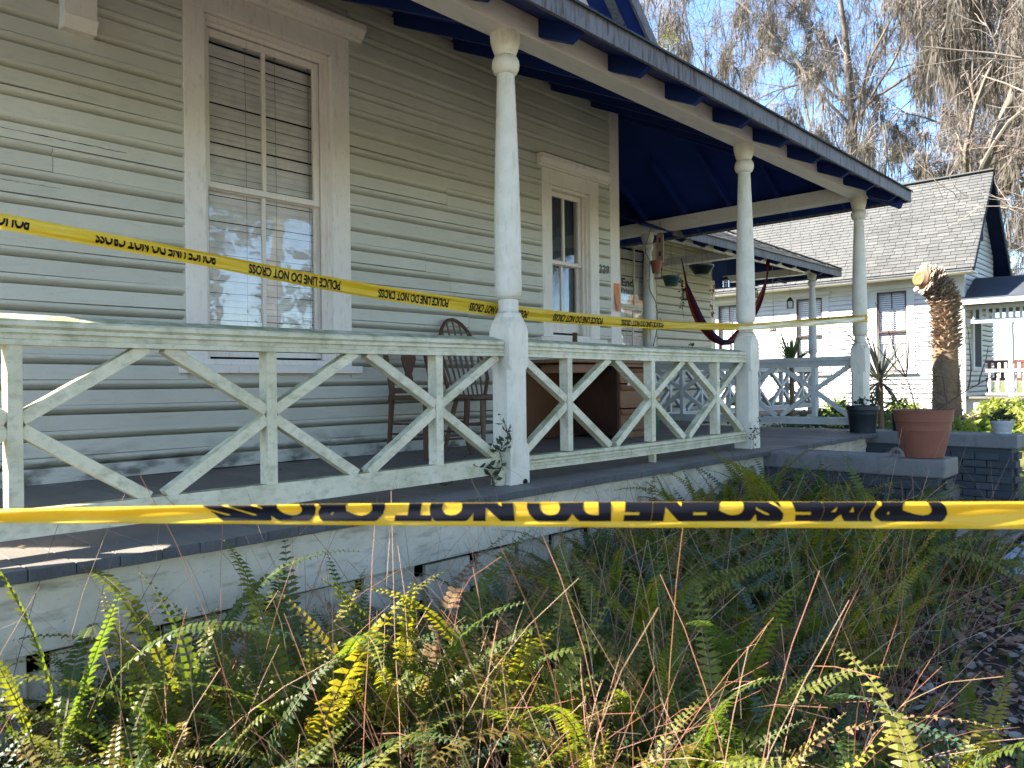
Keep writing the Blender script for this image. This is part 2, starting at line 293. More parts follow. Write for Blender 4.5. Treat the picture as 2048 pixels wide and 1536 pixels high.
    def build(s, name, mats, parent=None, smooth=False, bevel=0, kind=None, label=None, local=False):
        off = Vector((0, 0, 0)) if local else wloc(parent)
        me = s.mesh(name, mats, off, smooth); o = bpy.data.objects.new(name, me); COL.objects.link(o)
        if parent is not None: o.parent = parent; WL[o.name] = wloc(parent)
        if bevel:
            bm_ = o.modifiers.new('bevel', 'BEVEL'); bm_.width = bevel; bm_.segments = 2; bm_.limit_method = 'ANGLE'; bm_.angle_limit = R(35); bm_.harden_normals = False
        if kind: o['kind'] = kind
        if label: o['label'] = label
        if smooth:
            try: me.set_sharp_from_angle(angle=R(40))
            except Exception: pass
        return o
def piece(name, me, parent, loc, rot=(0, 0, 0), sc=None):
    """one more piece sharing mesh data; loc in world metres"""
    o = bpy.data.objects.new(name, me); COL.objects.link(o); o.parent = parent; WL[o.name] = wloc(parent)
    o.location = Vector(loc) - wloc(parent); o.rotation_euler = rot
    if sc: o.scale = sc
    return o
def boxobj(name, mat, parent, x0, x1, y0, y1, z0, z1, bevel=0, label=None):
    return MB().box(x0, x1, y0, y1, z0, z1).build(name, mat, parent, bevel=bevel, label=label)
def textmesh(txt, bold=0.02):
    cu = bpy.data.curves.new('lettering', 'FONT'); cu.body = txt; cu.size = 1.0; cu.offset = bold; cu.resolution_u = 4
    o = bpy.data.objects.new('lettering', cu); COL.objects.link(o)
    dg = bpy.context.evaluated_depsgraph_get(); me = bpy.data.meshes.new_from_object(o.evaluated_get(dg))
    bpy.data.objects.remove(o); bpy.data.curves.remove(cu)
    bm = bmesh.new(); bm.from_mesh(me); bpy.data.meshes.remove(me)
    xs = [v.co.x for v in bm.verts]; ys = [v.co.y for v in bm.verts]
    x0, x1, y0, y1 = min(xs), max(xs), min(ys), max(ys)
    for v in bm.verts: v.co = Vector(((v.co.x - x0) / (x1 - x0), (v.co.y - y0) / (y1 - y0), 0))
    return bm, (x1 - x0) / (y1 - y0)
def bmcut(bm, co, no, keep=False):
    bmesh.ops.bisect_plane(bm, geom=bm.verts[:] + bm.edges[:] + bm.faces[:], plane_co=co, plane_no=no, clear_outer=keep)
def flat_text(name, txt, mat, parent, fn, bold=0.02):
    bm, asp = textmesh(txt, bold)
    mb = MB(); bm.verts.index_update()
    mb.add([fn(v.co.x, v.co.y) for v in bm.verts], [tuple(v.index for v in f.verts) for f in bm.faces])
    bm.free(); return mb.build(name, mat, parent)

# ------------------------------------------------------------------ ground
FL = 0.88                      # porch floor
YF, YW = 3.03, 5.22            # line of the porch posts, front wall
def gz(x, y):
    z = 0.0
    if x > 9: z += min(0.34, (x - 9) * 0.045)
    if -3 < x < 6.2 and y > 0.6: z += 0.16 * min(1, max(0, (y - 0.6) / 1.8))
    return z + 0.012 * math.sin(x * 5.1) * math.cos(y * 4.3) + 0.01 * math.sin(x * 11 + y * 9)
mb = MB(); xs = [-300, -60, -20] + [-8 + 0.35 * i for i in range(85)] + [24, 30, 40, 60, 100, 300]; ys = [-300, -60, -20] + [-6 + 0.35 * i for i in range(60)] + [18, 25, 40, 80, 300]
vs = [(x, y, gz(x, y)) for x in xs for y in ys]; n = len(ys)
mb.add(vs, [(i * n + j, (i + 1) * n + j, (i + 1) * n + j + 1, i * n + j + 1) for i in range(len(xs) - 1) for j in range(n - 1)])
mb.mi = [1 if vs[f[0]][0] > 10.5 or vs[f[0]][0] < -9 or abs(vs[f[0]][1]) > 17 else 0 for f in mb.f]
g = mb.build('ground', [M['ground'], M['lawn']], smooth=True); g['kind'] = 'structure'
r_ = MB().box(-150, 150, -17, -3.6, -0.2, 0.03).build('road', M['sandroad']); r_['kind'] = 'structure'  # unseen road, added to bounce sunlight onto the shaded front
p = MB().box(6.5, 8.45, -3.6, 1.35, -0.1, 0.045).build('path', M['concrete'], bevel=0.01); p['kind'] = 'structure'

# ------------------------------------------------------------------ house
H = thing('house', 'sage green clapboard house with white posts, navy porch ceiling and crossed porch railings', 'house', (0, 0, 0))
body = MB(); body.box(-1.1, 7.18, 5.40, 14, 0.2, 5.3)
body.extrude([(-1.5, 5.31), (7.6, 5.31), (3.05, 9.5)], 'y', 5.3, 14)
body.box(7.18, 13.9, 7.78, 14, 0.2, 4.5)
body.build('inner_wall', M['void'], H)
W1 = (2.28, 3.618); W2 = (5.97, 6.93)      # casings of the two windows of the front wall
fw = MB().box(-1.16, 2.42, YW + .047, YW + .06, FL, 4.66).box(2.42, 3.46, YW + .047, YW + .06, FL, 1.6).box(2.42, 3.46, YW + .047, YW + .06, 4.06, 4.66).box(3.46, 6.12, YW + .047, YW + .06, FL, 4.66).box(6.12, 6.78, YW + .047, YW + .06, FL, 1.93).box(6.12, 6.78, YW + .047, YW + .06, 3.52, 4.66).box(6.78, 7.2, YW + .047, YW + .06, FL, 4.66).box(-1.16, 7.2, YW + .047, YW + .06, 4.66, 5.5).build('front_wall', M['siding'], H)
def siding_prof(e, out):                   # (y outward negative, z) of one drop siding board
    t = .041; b = .044       # upright face, upward ledge, undercut cove rolling out to a narrow lip, open joint
    cv = [(b - (t + b) * (1 - (1 - q) ** 1.9), e * (.605 + .27 * q)) for q in (0, .12, .26, .42, .6, .8, 1.0)]
    return [(b + .004, 0.0), (-t * .6, 0.0), (-t, e * .012), (-t, e * .597), (-t + .003, e * .603)] + cv + [(-t, e * .984), (-t * .5, e * .989), (-t * .5, e + .002), (b + .004, e + .002)]
E1 = 0.156
def course(wall, y, x0, x1, z, e=E1, mat='siding', facing='y', jit=0.002):
    prof = siding_prof(e, 1) if facing == 'y' else [(.004, 0), (-.034, 0), (-.035, .004), (-.006, e), (.004, e)]
    mb = MB(); nseg = max(1, int((x1 - x0) / 0.5)); cols = []
    j0 = ru(-jit, jit); ph = ru(0, 6)
    for k in range(nseg + 1):
        x = x0 + (x1 - x0) * k / nseg; dz = j0 + jit * 1.2 * math.sin(x * 1.7 + ph); dy = -abs(jit * math.sin(x * 0.9 + ph))
        if facing == 'y': cols.append([(x, y + p + dy, z + q + (dz if 0 < i < len(prof) - 1 else 0)) for i, (p, q) in enumerate(prof)])
        else: cols.append([(y + p + dy, x, z + q + (dz if 0 < i < len(prof) - 1 else 0)) for i, (p, q) in enumerate(prof)])
    m = len(prof); vs = [v for c in cols for v in c]; fs = []
    for k in range(nseg):
        for i in range(m):
            j = (i + 1) % m; f = (k * m + i, k * m + j, (k + 1) * m + j, (k + 1) * m + i); fs.append(f[::-1] if facing == 'y' else f)
    a = tuple(range(m)); b = tuple(nseg * m + i for i in range(m)); fs += [a if facing == 'y' else a[::-1], b[::-1] if facing == 'y' else b]
    mb.add(vs, fs); return mb.build('plank', M[mat], wall)
z = FL; k = 0
while z < 4.68:
    gaps = [(-1.16, 7.15)]
    if z + E1 > 1.545 and z < 4.34:
        gaps = [(-1.16, W1[0] + 0.004), (W1[1] - 0.004, 7.15)]
        if z + E1 > 1.88 and z < 3.78: gaps = [gaps[0], (W1[1] - 0.004, W2[0] + 0.004), (W2[1] - 0.004, 7.15)]
    elif z + E1 > 1.88 and z < 3.78: gaps = [(-1.16, W2[0] + 0.004), (W2[1] - 0.004, 7.15)]
    for a, b in gaps:
        cut = ru(a + .7, b - .7) if b - a > 2 and rnd() < .6 else None
        for q0, q1 in (((a, cut - .0015), (cut + .0015, b)) if cut else ((a, b),)): course(fw, YW, q0, q1, z, jit=0.003)
    for (wa, wb), lo, hi in ((W1, 1.545, 4.34), (W2, 1.88, 3.78)):
        if z + E1 > lo and z < hi:
            if z < lo: boxobj('plank', M['siding'], fw, wa + .004, wb - .004, YW - .024, YW + .03, z, lo + .01)
            if z + E1 > hi: boxobj('plank', M['siding'], fw, wa + .004, wb - .004, YW - .02, YW + .03, hi - .01, z + E1 * .95)
    z += E1; k += 1
# cracks along two boards at the left
for (x0, z0, x1, z1, wd) in ((1.05, 2.965, 2.27, 2.953, 0.007), (1.0, 2.665, 1.75, 2.66, 0.004)):
    mb = MB(); n = 40; vs = []
    for i in range(n + 1):
        t = i / n; x = x0 + (x1 - x0) * t; zc = z0 + (z1 - z0) * t + ru(-.002, .002); hw = wd * (0.35 + 0.65 * math.sin(math.pi * min(1, t * 1.1 + 0.05)) ** 2) * ru(0.4, 1.1)
        vs += [(x, YW - 0.0425, zc - hw / 2), (x, YW - 0.0425, zc + hw / 2)]
    mb.add(vs, [(2 * i, 2 * i + 2, 2 * i + 3, 2 * i + 1) for i in range(n)]).build('crack', M['void'], fw)
# corner board, frieze, left side wall, ledger bracket
boxobj('corner_board', M['trim'], H, 7.145, 7.325, YW - 0.046, YW + 0.05, FL, 4.7, 0.003)
boxobj('side_wall', M['siding'], H, 7.19, 7.31, YW + 0.06, 7.6, FL, 5.3)
boxobj('left_wall', M['siding'], H, -1.16, -1.1, YW + 0.03, 14, 0.2, 5.31)
boxobj('back_wall', M['siding'], H, -1.16, 14.0, 14.0, 14.1, 0.2, 5.31)
boxobj('end_wall', M['siding'], H, 13.9, 13.98, 7.64, 14, 0.2, 4.6)
mb = MB(); mb.extrude([(YW - 0.02, 3.70), (YW - 0.13, 3.70), (YW - 0.13, 4.66), (YW - 0.02, 4.66)], 'x', 1.53, 1.715)
mb.extrude([(YW - 0.02, 3.625), (YW - 0.10, 3.63), (YW - 0.145, 3.70), (YW - 0.145, 3.705), (YW - 0.02, 3.705)], 'x', 1.527, 1.718)
mb.build('wall_bracket', M['trim'], H, bevel=0.004)
# gable above the porch roof
def gab(y0, y1, inset, mat, name):
    pass
gs = 0.96
def uz(x): return 5.63 - gs * (x - 6.87)                    # underside of the right slope
xr = 3.05
mb = MB(); mb.extrude([(xr, uz(xr)), (7.72, uz(7.72)), (7.76, uz(7.72) + 0.06), (xr, uz(xr) + 0.13)], 'y', 4.717, 14.3)
mb.extrude([(xr, uz(xr)), (xr, uz(xr) + 0.13), (2 * xr - 7.76, uz(7.72) + 0.06), (2 * xr - 7.72, uz(7.72))], 'y', 4.717, 14.3)
mb.build('gable_roof', M['navy'], H)
for s in (1, -1):
    MB().bar((xr + 0.02 * s, 4.70, uz(xr) + 0.03), (xr + s * (7.76 - xr), 4.70, uz(7.76) + 0.03), 0.03, 0.13, (0, 1, 0)).build('rake_board', M['fascia'], H)
    MB().bar((xr + 0.02 * s, 4.95, uz(xr) - 0.015), (xr + s * (7.7 - xr), 4.95, uz(7.7) - 0.015), 0.10, 0.03, (0, 1, 0)).build('rake_trim', M['fascia'], H)
MB().extrude([(-1.16, 5.5), (7.2, 5.5), (7.2, 5.31), (6.9, 5.6), (xr, uz(xr)), (-0.8, 5.6)], 'y', YW, YW + 0.06).build('gable_wall', M['beam'], H)
# ------------------------------------------------------------------ windows
def sash(parent, x0, x1, y, z0, z1, mul=1, st=0.05, rails=(0.05, 0.05), mat='trim', dep=0.035, mw=0.028):
    mb = MB(); mb.box(x0, x0 + st, y, y + dep, z0, z1); mb.box(x1 - st, x1, y, y + dep, z0, z1)
    mb.box(x0 + st, x1 - st, y + .001, y + dep - .001, z0, z0 + rails[0]); mb.box(x0 + st, x1 - st, y + .001, y + dep - .001, z1 - rails[1], z1)
    mb.build('sash', M[mat], parent, bevel=0.004)
    for i in range(mul):
        xm = x0 + (x1 - x0) * (i + 1) / (mul + 1)
        boxobj('muntin', M[mat], parent, xm - mw / 2, xm + mw / 2, y + .002, y + dep - .004, z0 + rails[0], z1 - rails[1], 0.003)
    xs = [x0 + st] + [x0 + (x1 - x0) * (i + 1) / (mul + 1) for i in range(mul)] + [x1 - st]
    for i in range(mul + 1):
        a = xs[i] + (mw / 2 if i else 0); b = xs[i + 1] - (mw / 2 if i < mul else 0)
        boxobj('pane', M['glass'], parent, a, b, y + 0.016, y + 0.018, z0 + rails[0], z1 - rails[1])
def crown(parent, x0, x1, y, z, h, out, mat='trim'):
    a, b = z, z + h
    mb = MB(); mb.extrude([(y, a), (y - out * .25, a), (y - out * .3, a + h * .12), (y - out * .5, a + h * .16), (y - out * .55, a + h * .3), (y - out * .8, a + h * .5), (y - out * .95, a + h * .56), (y - out, a + h * .6), (y - out, b - .006), (y - out * .9, b), (y, b)], 'x', x0, x1)
    return mb.build('crown', M[mat], parent)
def slats(parent, x0, x1, y, z0, z1, pitch, mat='slat', wd=0.05, tilt=72):
    mb = MB(); c, s_ = math.cos(R(tilt)) * wd / 2, math.sin(R(tilt)) * wd / 2
    mb.add([(x0, -c, s_), (x1, -c, s_), (x1, -0.003, 0.004), (x0, -0.003, 0.004), (x0, c, -s_), (x1, c, -s_)], [(0, 3, 2, 1), (3, 4, 5, 2)])
    me = mb.mesh('slat', M[mat]); z = z1 - pitch
    while z > z0:
        piece('slat', me, parent, (0, y, z + ru(-.0015, .0015)), (ru(-.012, .012), ru(-.002, .002), 0)); z -= pitch
    boxobj('head_rail', M[mat], parent, x0, x1, y - 0.03, y + 0.03, z1, z1 + 0.06, 0.004)
    for t in (0.05, 0.36, 0.62, 0.93):
        x = x0 + (x1 - x0) * t; MB().tube([(x, y - 0.028, z1), (x + 0.003, y - 0.03, (z0 + z1) / 2), (x, y - 0.028, z0)], 0.0018, 3).build('cord', M['wire'], parent)
        boxobj('cord_clip', M['iron'], parent, x - 0.012, x + 0.012, y - 0.043, y - 0.03, z1 - 0.004, z1 + 0.018)
win = MB().box(W1[0], W1[0] + 0.15, YW - 0.046, YW + 0.045, 1.60, 4.06).box(W1[1] - 0.163, W1[1], YW - 0.046, YW + 0.045, 1.60, 4.06).box(W1[0], W1[1], YW - 0.048, YW + 0.045, 4.06, 4.222).build('window', M['trim'], H, bevel=0.004, label='tall two over two window with white blinds')
crown(win, 2.18, 3.725, YW - 0.048, 4.222, 0.125, 0.10)
mb = MB().box(2.43, 2.455, YW - 0.005, YW + 0.18, 1.62, 4.05).box(3.43, 3.455, YW - 0.005, YW + 0.18, 1.62, 4.05).box(2.455, 3.43, YW - 0.006, YW + 0.18, 4.02, 4.055)
mb.box(3.40, 3.43, YW + 0.03, YW + 0.05, 1.64, 4.02).box(2.455, 2.48, YW + 0.03, YW + 0.05, 1.64, 4.02).box(2.48, 3.40, YW + 0.03, YW + 0.05, 3.995, 4.02); mb.build('jamb', M['trim'], win)
sash(win, 2.458, 3.40, YW + 0.055, 2.865, 3.992, rails=(0.045, 0.05)); sash(win, 2.458, 3.425, YW + 0.095, 1.665, 2.905, rails=(0.10, 0.045), st=0.048)
mb = MB().box(2.225, 3.69, YW - 0.09, YW + 0.16, 1.545, 1.603); mb.box(2.34, 3.56, YW - 0.05, YW + 0.16, 1.603, 1.645); mb.build('sill', M['trim'], win, bevel=0.005)
slats(win, 2.475, 3.41, YW + 0.15, 1.70, 3.955, 0.0475, wd=0.0465, tilt=-86)
win2 = MB().box(W2[0], W2[0] + 0.155, YW - 0.046, YW + 0.045, 1.93, 3.52).box(W2[1] - 0.155, W2[1], YW - 0.046, YW + 0.045, 1.93, 3.52).box(W2[0], W2[1], YW - 0.048, YW + 0.045, 3.52, 3.675).build('window', M['trim'], H, bevel=0.004, label='smaller window with dark panes beside the house number')
crown(win2, 5.885, 7.08, YW - 0.048, 3.675, 0.115, 0.09)
mb = MB().box(6.125, 6.147, YW - 0.005, YW + 0.18, 1.95, 3.515).box(6.753, 6.775, YW - 0.005, YW + 0.18, 1.95, 3.515).box(6.147, 6.753, YW - 0.006, YW + 0.18, 3.49, 3.52)
mb.box(6.73, 6.753, YW + 0.03, YW + 0.05, 1.97, 3.49); mb.build('jamb', M['trim'], win2)
sash(win2, 6.147, 6.732, YW + 0.055, 2.72, 3.488, rails=(0.04, 0.05), st=0.042); sash(win2, 6.147, 6.752, YW + 0.095, 1.99, 2.755, rails=(0.11, 0.04), st=0.042)
mb = MB().box(5.90, 7.02, YW - 0.085, YW + 0.16, 1.865, 1.925); mb.box(6.13, 6.77, YW - 0.04, YW + 0.16, 1.925, 1.955); mb.build('sill', M['trim'], win2, bevel=0.005)
boxobj('curtain', M['room'], win2, 6.15, 6.75, YW + 0.17, YW + 0.175, 1.96, 3.49)  # dim sheet standing in for the unlit room behind the panes
# ------------------------------------------------------------------ second wall (back of the side porch)
Y2 = 7.6
fw2 = MB().box(7.3, 10.6, Y2 + .06, Y2 + .13, FL, 4.5).box(11.8, 13.95, Y2 + .06, Y2 + .13, FL, 4.5).box(10.6, 11.8, Y2 + .06, Y2 + .13, FL, 1.4).box(10.6, 11.8, Y2 + .06, Y2 + .13, 3.9, 4.5).build('porch_wall', M['siding'], H)
z = FL
while z < 4.45:
    for a, b in (((7.3, 10.58), (11.82, 13.78)) if z < 4.0 else ((7.3, 13.78),)): course(fw2, Y2, a, b, z, jit=0.003)
    z += E1
boxobj('corner_board', M['trim'], H, 13.78, 13.96, Y2 - 0.03, Y2 + 0.05, FL, 3.45, 0.003)
w3 = MB().box(10.57, 10.74, Y2 - 0.03, Y2 + 0.05, 1.35, 3.88).box(11.66, 11.83, Y2 - 0.03, Y2 + 0.05, 1.35, 3.88).box(10.57, 11.83, Y2 - 0.032, Y2 + 0.05, 3.88, 4.02).build('window', M['trim'], H, label='curtained porch window holding a printed sign')
sash(w3, 10.74, 11.66, Y2 + 0.0, 2.74, 3.88); sash(w3, 10.74, 11.66, Y2 + 0.036, 1.42, 2.755)
boxobj('sill', M['trim'], w3, 10.52, 11.88, Y2 - 0.07, Y2 + 0.05, 1.36, 1.42)
slats(w3, 10.76, 11.64, Y2 + 0.13, 1.45, 3.80, 0.06, 'slatw', wd=0.062, tilt=72)
# ------------------------------------------------------------------ porch floor, skirt
pf = boxobj('porch_floor', M['floor'], H, 0.03, 7.3, 2.95, 5.2, 0.66, 0.83)
pf2 = boxobj('porch_floor', M['floor'], H, 7.3, 9.0, 2.95, 7.58, 0.66, 0.83); pf3 = boxobj('porch_floor', M['floor'], H, 9.0, 14.55, 5.7, 7.58, 0.66, 0.83)
x = 0.03; bw = 0.137
while x < 14.5:
    par = pf if x < 7.2 else (pf2 if x < 8.95 else pf3); y0 = 2.775 if x < 9.0 else 5.62; y1 = YW - 0.02 if x < 7.3 else Y2 - 0.02
    wv = bw * ru(0.985, 1.0); e = .008 * math.sin(x * 4.1) + ru(-.004, .004) * (2.2 if 6.3 < x < 8.6 else 1); dz = ru(-.0015, .0015)
    fb = MB().box(x, x + wv - 0.0012, y0 + e, y1, FL - 0.040 + dz, FL + dz); fb.mi[2] = 1; fb.build('floor_board', [M['floor'], M['endgrain']], par, bevel=0.0025)
    x += bw
MB().box(0.03, 6.02, 2.835, 2.865, 0.592, 0.829).build('skirt_board', M['skirt'], H, bevel=0.004)
MB().box(6.02, 8.95, 2.90, 2.93, 0.4, 0.829).build('skirt_board', M['skirt'], H)
MB().box(0.0, 0.03, 2.85, 5.2, 0.3, 0.829).build('skirt_board', M['skirt'], H)
MB().box(8.97, 9.0, 2.95, 5.7, 0.25, 0.829).build('skirt_board', M['skirt'], H); MB().box(9.0, 14.5, 5.68, 5.71, 0.25, 0.829).build('skirt_board', M['skirt'], H)
for z0, z1 in ((.40, .515), (.10, .26)): boxobj('lattice_strip', M['skirt'], H, 0.27, 5.95, 2.899, 2.912, z0, z1)
boxobj('crawl_space', M['void'], H, 0.3, 8.9, 3.06, 3.1, -0.1, 0.66)  # near-black sheet painting the shade seen through the lattice gaps
x = 0.05; k = 0
while x < 5.95:
    wv = ru(0.27, 0.4) if x < 2.6 else ru(0.13, 0.3); gp = ru(0.03, 0.075) if x < 3.4 else ru(0.06, 0.12)
    if not 3.95 < x < 4.35:
        MB().box(x, x + wv, 2.872, 2.897, -0.1, 0.588 + ru(-.02, .003)).build('lattice_board', M['skirt'], H, bevel=0.004)
    x += wv + gp
mb = MB(); me_b = MB().box(-0.095, 0.095, -0.045, 0.045, -0.03, 0.03).mesh('brick', M['redbrick'])
pier = MB().box(3.98, 4.36, 2.93, 3.04, -0.1, 0.6).build('brick_pier', M['brickp'], H)
for r in range(8):
    for c in range(2): piece('brick', me_b, pier, (4.07 + c * 0.2 + (0.05 if r % 2 else 0), 2.92 + ru(-.005, .005), 0.03 + r * 0.072))
# ------------------------------------------------------------------ posts, rails, beams
def post(x, y, mat='post'):
    hw = 0.079
    def ring(z, c, s=hw):
        q = s * (1 - c); return [(x + s, y - q, z), (x + s, y + q, z), (x + q, y + s, z), (x - q, y + s, z), (x - s, y + q, z), (x - s, y - q, z), (x - q, y - s, z), (x + q, y - s, z)]
    mb = MB(); rs = [ring(FL, .02), ring(1.085, .02), ring(1.115, .30), ring(1.525, .30), ring(1.555, .02), ring(1.745, .02), ring(1.79, .25, hw * .99), ring(1.825, .5, hw * .92)]
    vs = [v for r_ in rs for v in r_]; fs = [(k * 8 + i, k * 8 + (i + 1) % 8, k * 8 + 8 + (i + 1) % 8, k * 8 + 8 + i) for k in range(len(rs) - 1) for i in range(8)]
    mb.add(vs, fs + [tuple(range(56, 64))]); o = mb.build('porch_post', M[mat], H, bevel=0.003)
    MB().lathe([(.074, 1.82), (.077, 1.832), (.072, 1.85), (.06, 1.858), (.058, 1.866)], x, y, 20).build('collar', M[mat], o, smooth=True)
    MB().lathe([(.058, 1.866), (.059, 1.87), (.059, 1.925), (.057, 1.928)], x, y, 12).build('neck', M[mat], o)
    MB().lathe([(.05, 1.928), (.064, 1.94), (.0735, 1.955), (.0775, 1.985), (.0775, 2.15), (.0755, 2.4), (.068, 2.7), (.06, 2.95), (.0525, 3.15), (.050, 3.215)], x, y, 24).build('shaft', M[mat], o, smooth=True)
    MB().lathe([(.05, 3.21), (.066, 3.222), (.077, 3.245), (.0795, 3.265), (.077, 3.29), (.066, 3.312), (.056, 3.318)], x, y, 24).build('ring', M[mat], o, smooth=True)
    MB().lathe([(.056, 3.316), (.063, 3.33), (.071, 3.365), (.074, 3.40), (.0745, 3.43), (.072, 3.452)], x, y, 24, sq=[0, 0, .35, .7, .8, .8]).build('capital', M[mat], o, smooth=True)
    return o
PX = [0.18, 3.19, 6.115, 8.83]
for x in PX: post(x, YF)
for x, y in ((8.83, 5.78), (11.6, 5.8), (14.4, 5.8)): post(x, y, 'railfar')
# little notch at the foot of post 2 is a chewed corner: dark gap
MB().lathe([(0.018, 0), (0.018, 0.003)], 0, 0, 10).build('rot_hole', M['void'], bpy.data.objects['porch_post.001'], local=True).matrix_local = Matrix.Translation((3.228, 2.9495, 0.89)) @ Matrix.Rotation(R(90), 4, 'X')
RT0, RT1 = 1.603, 1.694; RB0, RB1 = 0.945, 1.032
def railing(a, b, n, mat='rail', flat_bottom=False):
    """railing between two points, n crossed panels, built along the line a-b"""
    a = Vector((*a, 0)); b = Vector((*b, 0)); d = (b - a).normalized(); L = (b - a).length; sd_ = Vector((-d.y, d.x, 0))
    o = bpy.data.objects.new('railing', None); COL.objects.link(o); o.parent = H; WL[o.name] = Vector((0, 0, 0))
    def ex(prof, nm):       # profile (side, z)
        mb = MB(); m = len(prof); vs = []
        ns = 8
        for k in range(ns + 1):
            t = k / ns; sag = -0.006 * math.sin(math.pi * t); c = a + d * L * t
            vs += [tuple(c + sd_ * p + Vector((0, 0, q + sag))) for p, q in prof]
        fs = [(k * m + i, k * m + (i + 1) % m, (k + 1) * m + (i + 1) % m, (k + 1) * m + i) for k in range(ns) for i in range(m)]
        fs += [tuple(range(m))[::-1], tuple(ns * m + i for i in range(m))]
        bm = mb.add(vs, fs); ob = bm.build(nm, M[mat], o); return ob
    def moulded(z0, z1, w=0.045):
        h = z1 - z0; out = []
        for sgn in (-1, 1):
            pts = [(w * .93, z0), (w * .93, z0 + h * .2), (w * .80, z0 + h * .23), (w * .86, z0 + h * .36), (w * .80, z0 + h * .42), (w * .95, z0 + h * .46), (w * .95, z0 + h * .6), (w * .82, z0 + h * .65), (w, z0 + h * .72), (w, z1 - .012 if sgn == -9 else z1 - .006 + (0.02 if sgn == 1 and w > .044 else -.006)), (w * .9, z1 + (.02 if sgn == 1 and w > .044 else -.004))]
            pts = [(sgn * p, q) for p, q in pts]; out = out + pts if sgn == 1 else pts[::-1]
        out = out[::-1]
        return out
    ex(moulded(RT0, RT1), 'top_rail')
    if flat_bottom: ex([(-.03, RB0), (.03, RB0), (.03, RB1 + .006), (-.03, RB1 + .006)], 'bottom_rail')
    else: ex(moulded(RB0, RB1, 0.042), 'bottom_rail')
    pw = L / n; zc = (RT0 + RB1) / 2 + 0.012; bwd = 0.047
    for i in range(n):
        c = a + d * pw * (i + 0.5)
        MB().bar(c + Vector((0, 0, RB1 - .004)), c + Vector((0, 0, RT0 + .004)), 0.07, 0.046, sd_).build('baluster', M[mat], o, bevel=0.003)
        for sx in (-1, 1):
            for sz, ze in ((1, RT0 - 0.01), (-1, RB1 + 0.012)):
                p0 = c + d * sx * 0.02 + Vector((0, 0, zc + sz * 0.018)); p1 = c + d * sx * (pw / 2 - 0.05) + Vector((0, 0, ze))
                p1 = p1 + (p1 - p0).normalized() * 0.02
                MB().bar(p0, p1, 0.052, bwd, sd_).build('brace', M[mat], o, bevel=0.003)
    return o
railing((0.262, YF), (3.108, YF), 3, flat_bottom=True); railing((3.235, YF), (6.03, YF), 3)
railing((8.83, 3.11), (8.83, 5.70), 3, 'railfar'); railing((8.91, 5.79), (11.52, 5.8), 3, 'railfar'); railing((11.68, 5.8), (14.32, 5.8), 3, 'railfar'); railing((14.4, 5.88), (14.4, 7.57), 2, 'railfar')
for x in (1.71, 4.66): MB().bar((x, YF, FL), (x, YF, RB0 + .002), .045, .03, (0, 1, 0)).build('rail_foot', M['rail'], H)
MB().bar((3.075, YF - 0.01, FL + .002), (3.085, YF - 0.02, RB0 + .07), .05, .06, (0, 1, 0)).build('rail_foot', M['rail'], H)
def beam(x0, x1, y0, y1, z0=3.45, z1=3.60): return boxobj('beam', M['beam'], H, x0, x1, y0, y1, z0, z1, 0.005)
beam(0.1, 8.925, 2.958, 3.115, 3.45, 3.592); beam(8.76, 8.92, 3.117, 7.58, 3.447, 3.60)
beam(8.922, 14.5, 5.72, 5.88, 3.45, 3.60); beam(11.52, 11.68, 5.882, 7.58, 3.449, 3.58); beam(14.32, 14.48, 5.882, 7.58, 3.449, 3.58)
boxobj('wall_cleat', M['beam'], H, 11.50, 11.70, 7.50, 7.58, 2.9, 3.449); boxobj('beam_clip', M['beam'], H, 8.755, 8.925, 5.70, 5.86, 3.445, 3.603)
boxobj('beam', M['beam'], H, 0.1, 0.26, 3.12, 5.2, 3.45, 3.6)
# porch roof: deck, rafters, fascia, shingle edge
YE, XE, ZE, SL = 2.62, 9.18, 3.425, 0.4627
def deckz(y): return ZE + SL * (y - YE)
zw = deckz(YW)
def quad(name, pts, th, mat, par=H, kind=None):
    up = Vector((0, 0, th)); v = [Vector(p) for p in pts]; n = len(v)
    return MB().add(v + [p + up for p in v], [tuple(range(n - 1, -1, -1)), tuple(range(n, 2 * n))] + [(i, (i + 1) % n, n + (i + 1) % n, n + i) for i in range(n)]).build(name, mat, par)
rf = quad('porch_roof', [(-0.15, YE, ZE), (XE, YE, ZE), (7.33, YW, zw), (-0.15, YW, zw)], 0.03, M['navy'])
quad('porch_roof', [(XE + .002, YE, ZE), (XE + .002, 8.2, ZE), (7.332, 8.2, zw), (7.332, YW, zw)], 0.03, M['navy'])
quad('porch_roof', [(8.2, 5.45, ZE), (14.86, 5.45, ZE), (13.6, Y2, deckz(YE + Y2 - 5.45)), (8.2, Y2, deckz(YE + Y2 - 5.45))], 0.03, M['navy'])
quad('porch_roof', [(14.862, 5.45, ZE), (14.862, 8.6, ZE), (13.602, 8.6, 4.42), (13.602, Y2, 4.42)], 0.03, M['navy'])
quad('main_roof', [(7.3, 7.4, 4.5), (14.4, 7.4, 4.5), (14.4, 10.8, 6.4), (7.3, 10.8, 6.4)], 0.1, M['darkshingle']); quad('main_roof', [(7.3, 10.8, 6.4), (14.4, 10.8, 6.4), (14.4, 14.4, 4.4), (7.3, 14.4, 4.4)], 0.1, M['darkshingle'])
def rafter(x, y0, y1, ye, par=H):
    d0 = 0.105
    def dz(y): return ZE + SL * (y - ye) - 0.001
    mb = MB(); prof = [(y0 + .012, dz(y0 + .012)), (y0 + .095, dz(y0 + .1) - d0 + .02), (y0 + .12, dz(y0 + .12) - d0), (y1, dz(y1) - d0), (y1, dz(y1))]
    mb.extrude(prof, 'x', x - .024, x + .024); return mb.build('rafter', M['navy'], par)
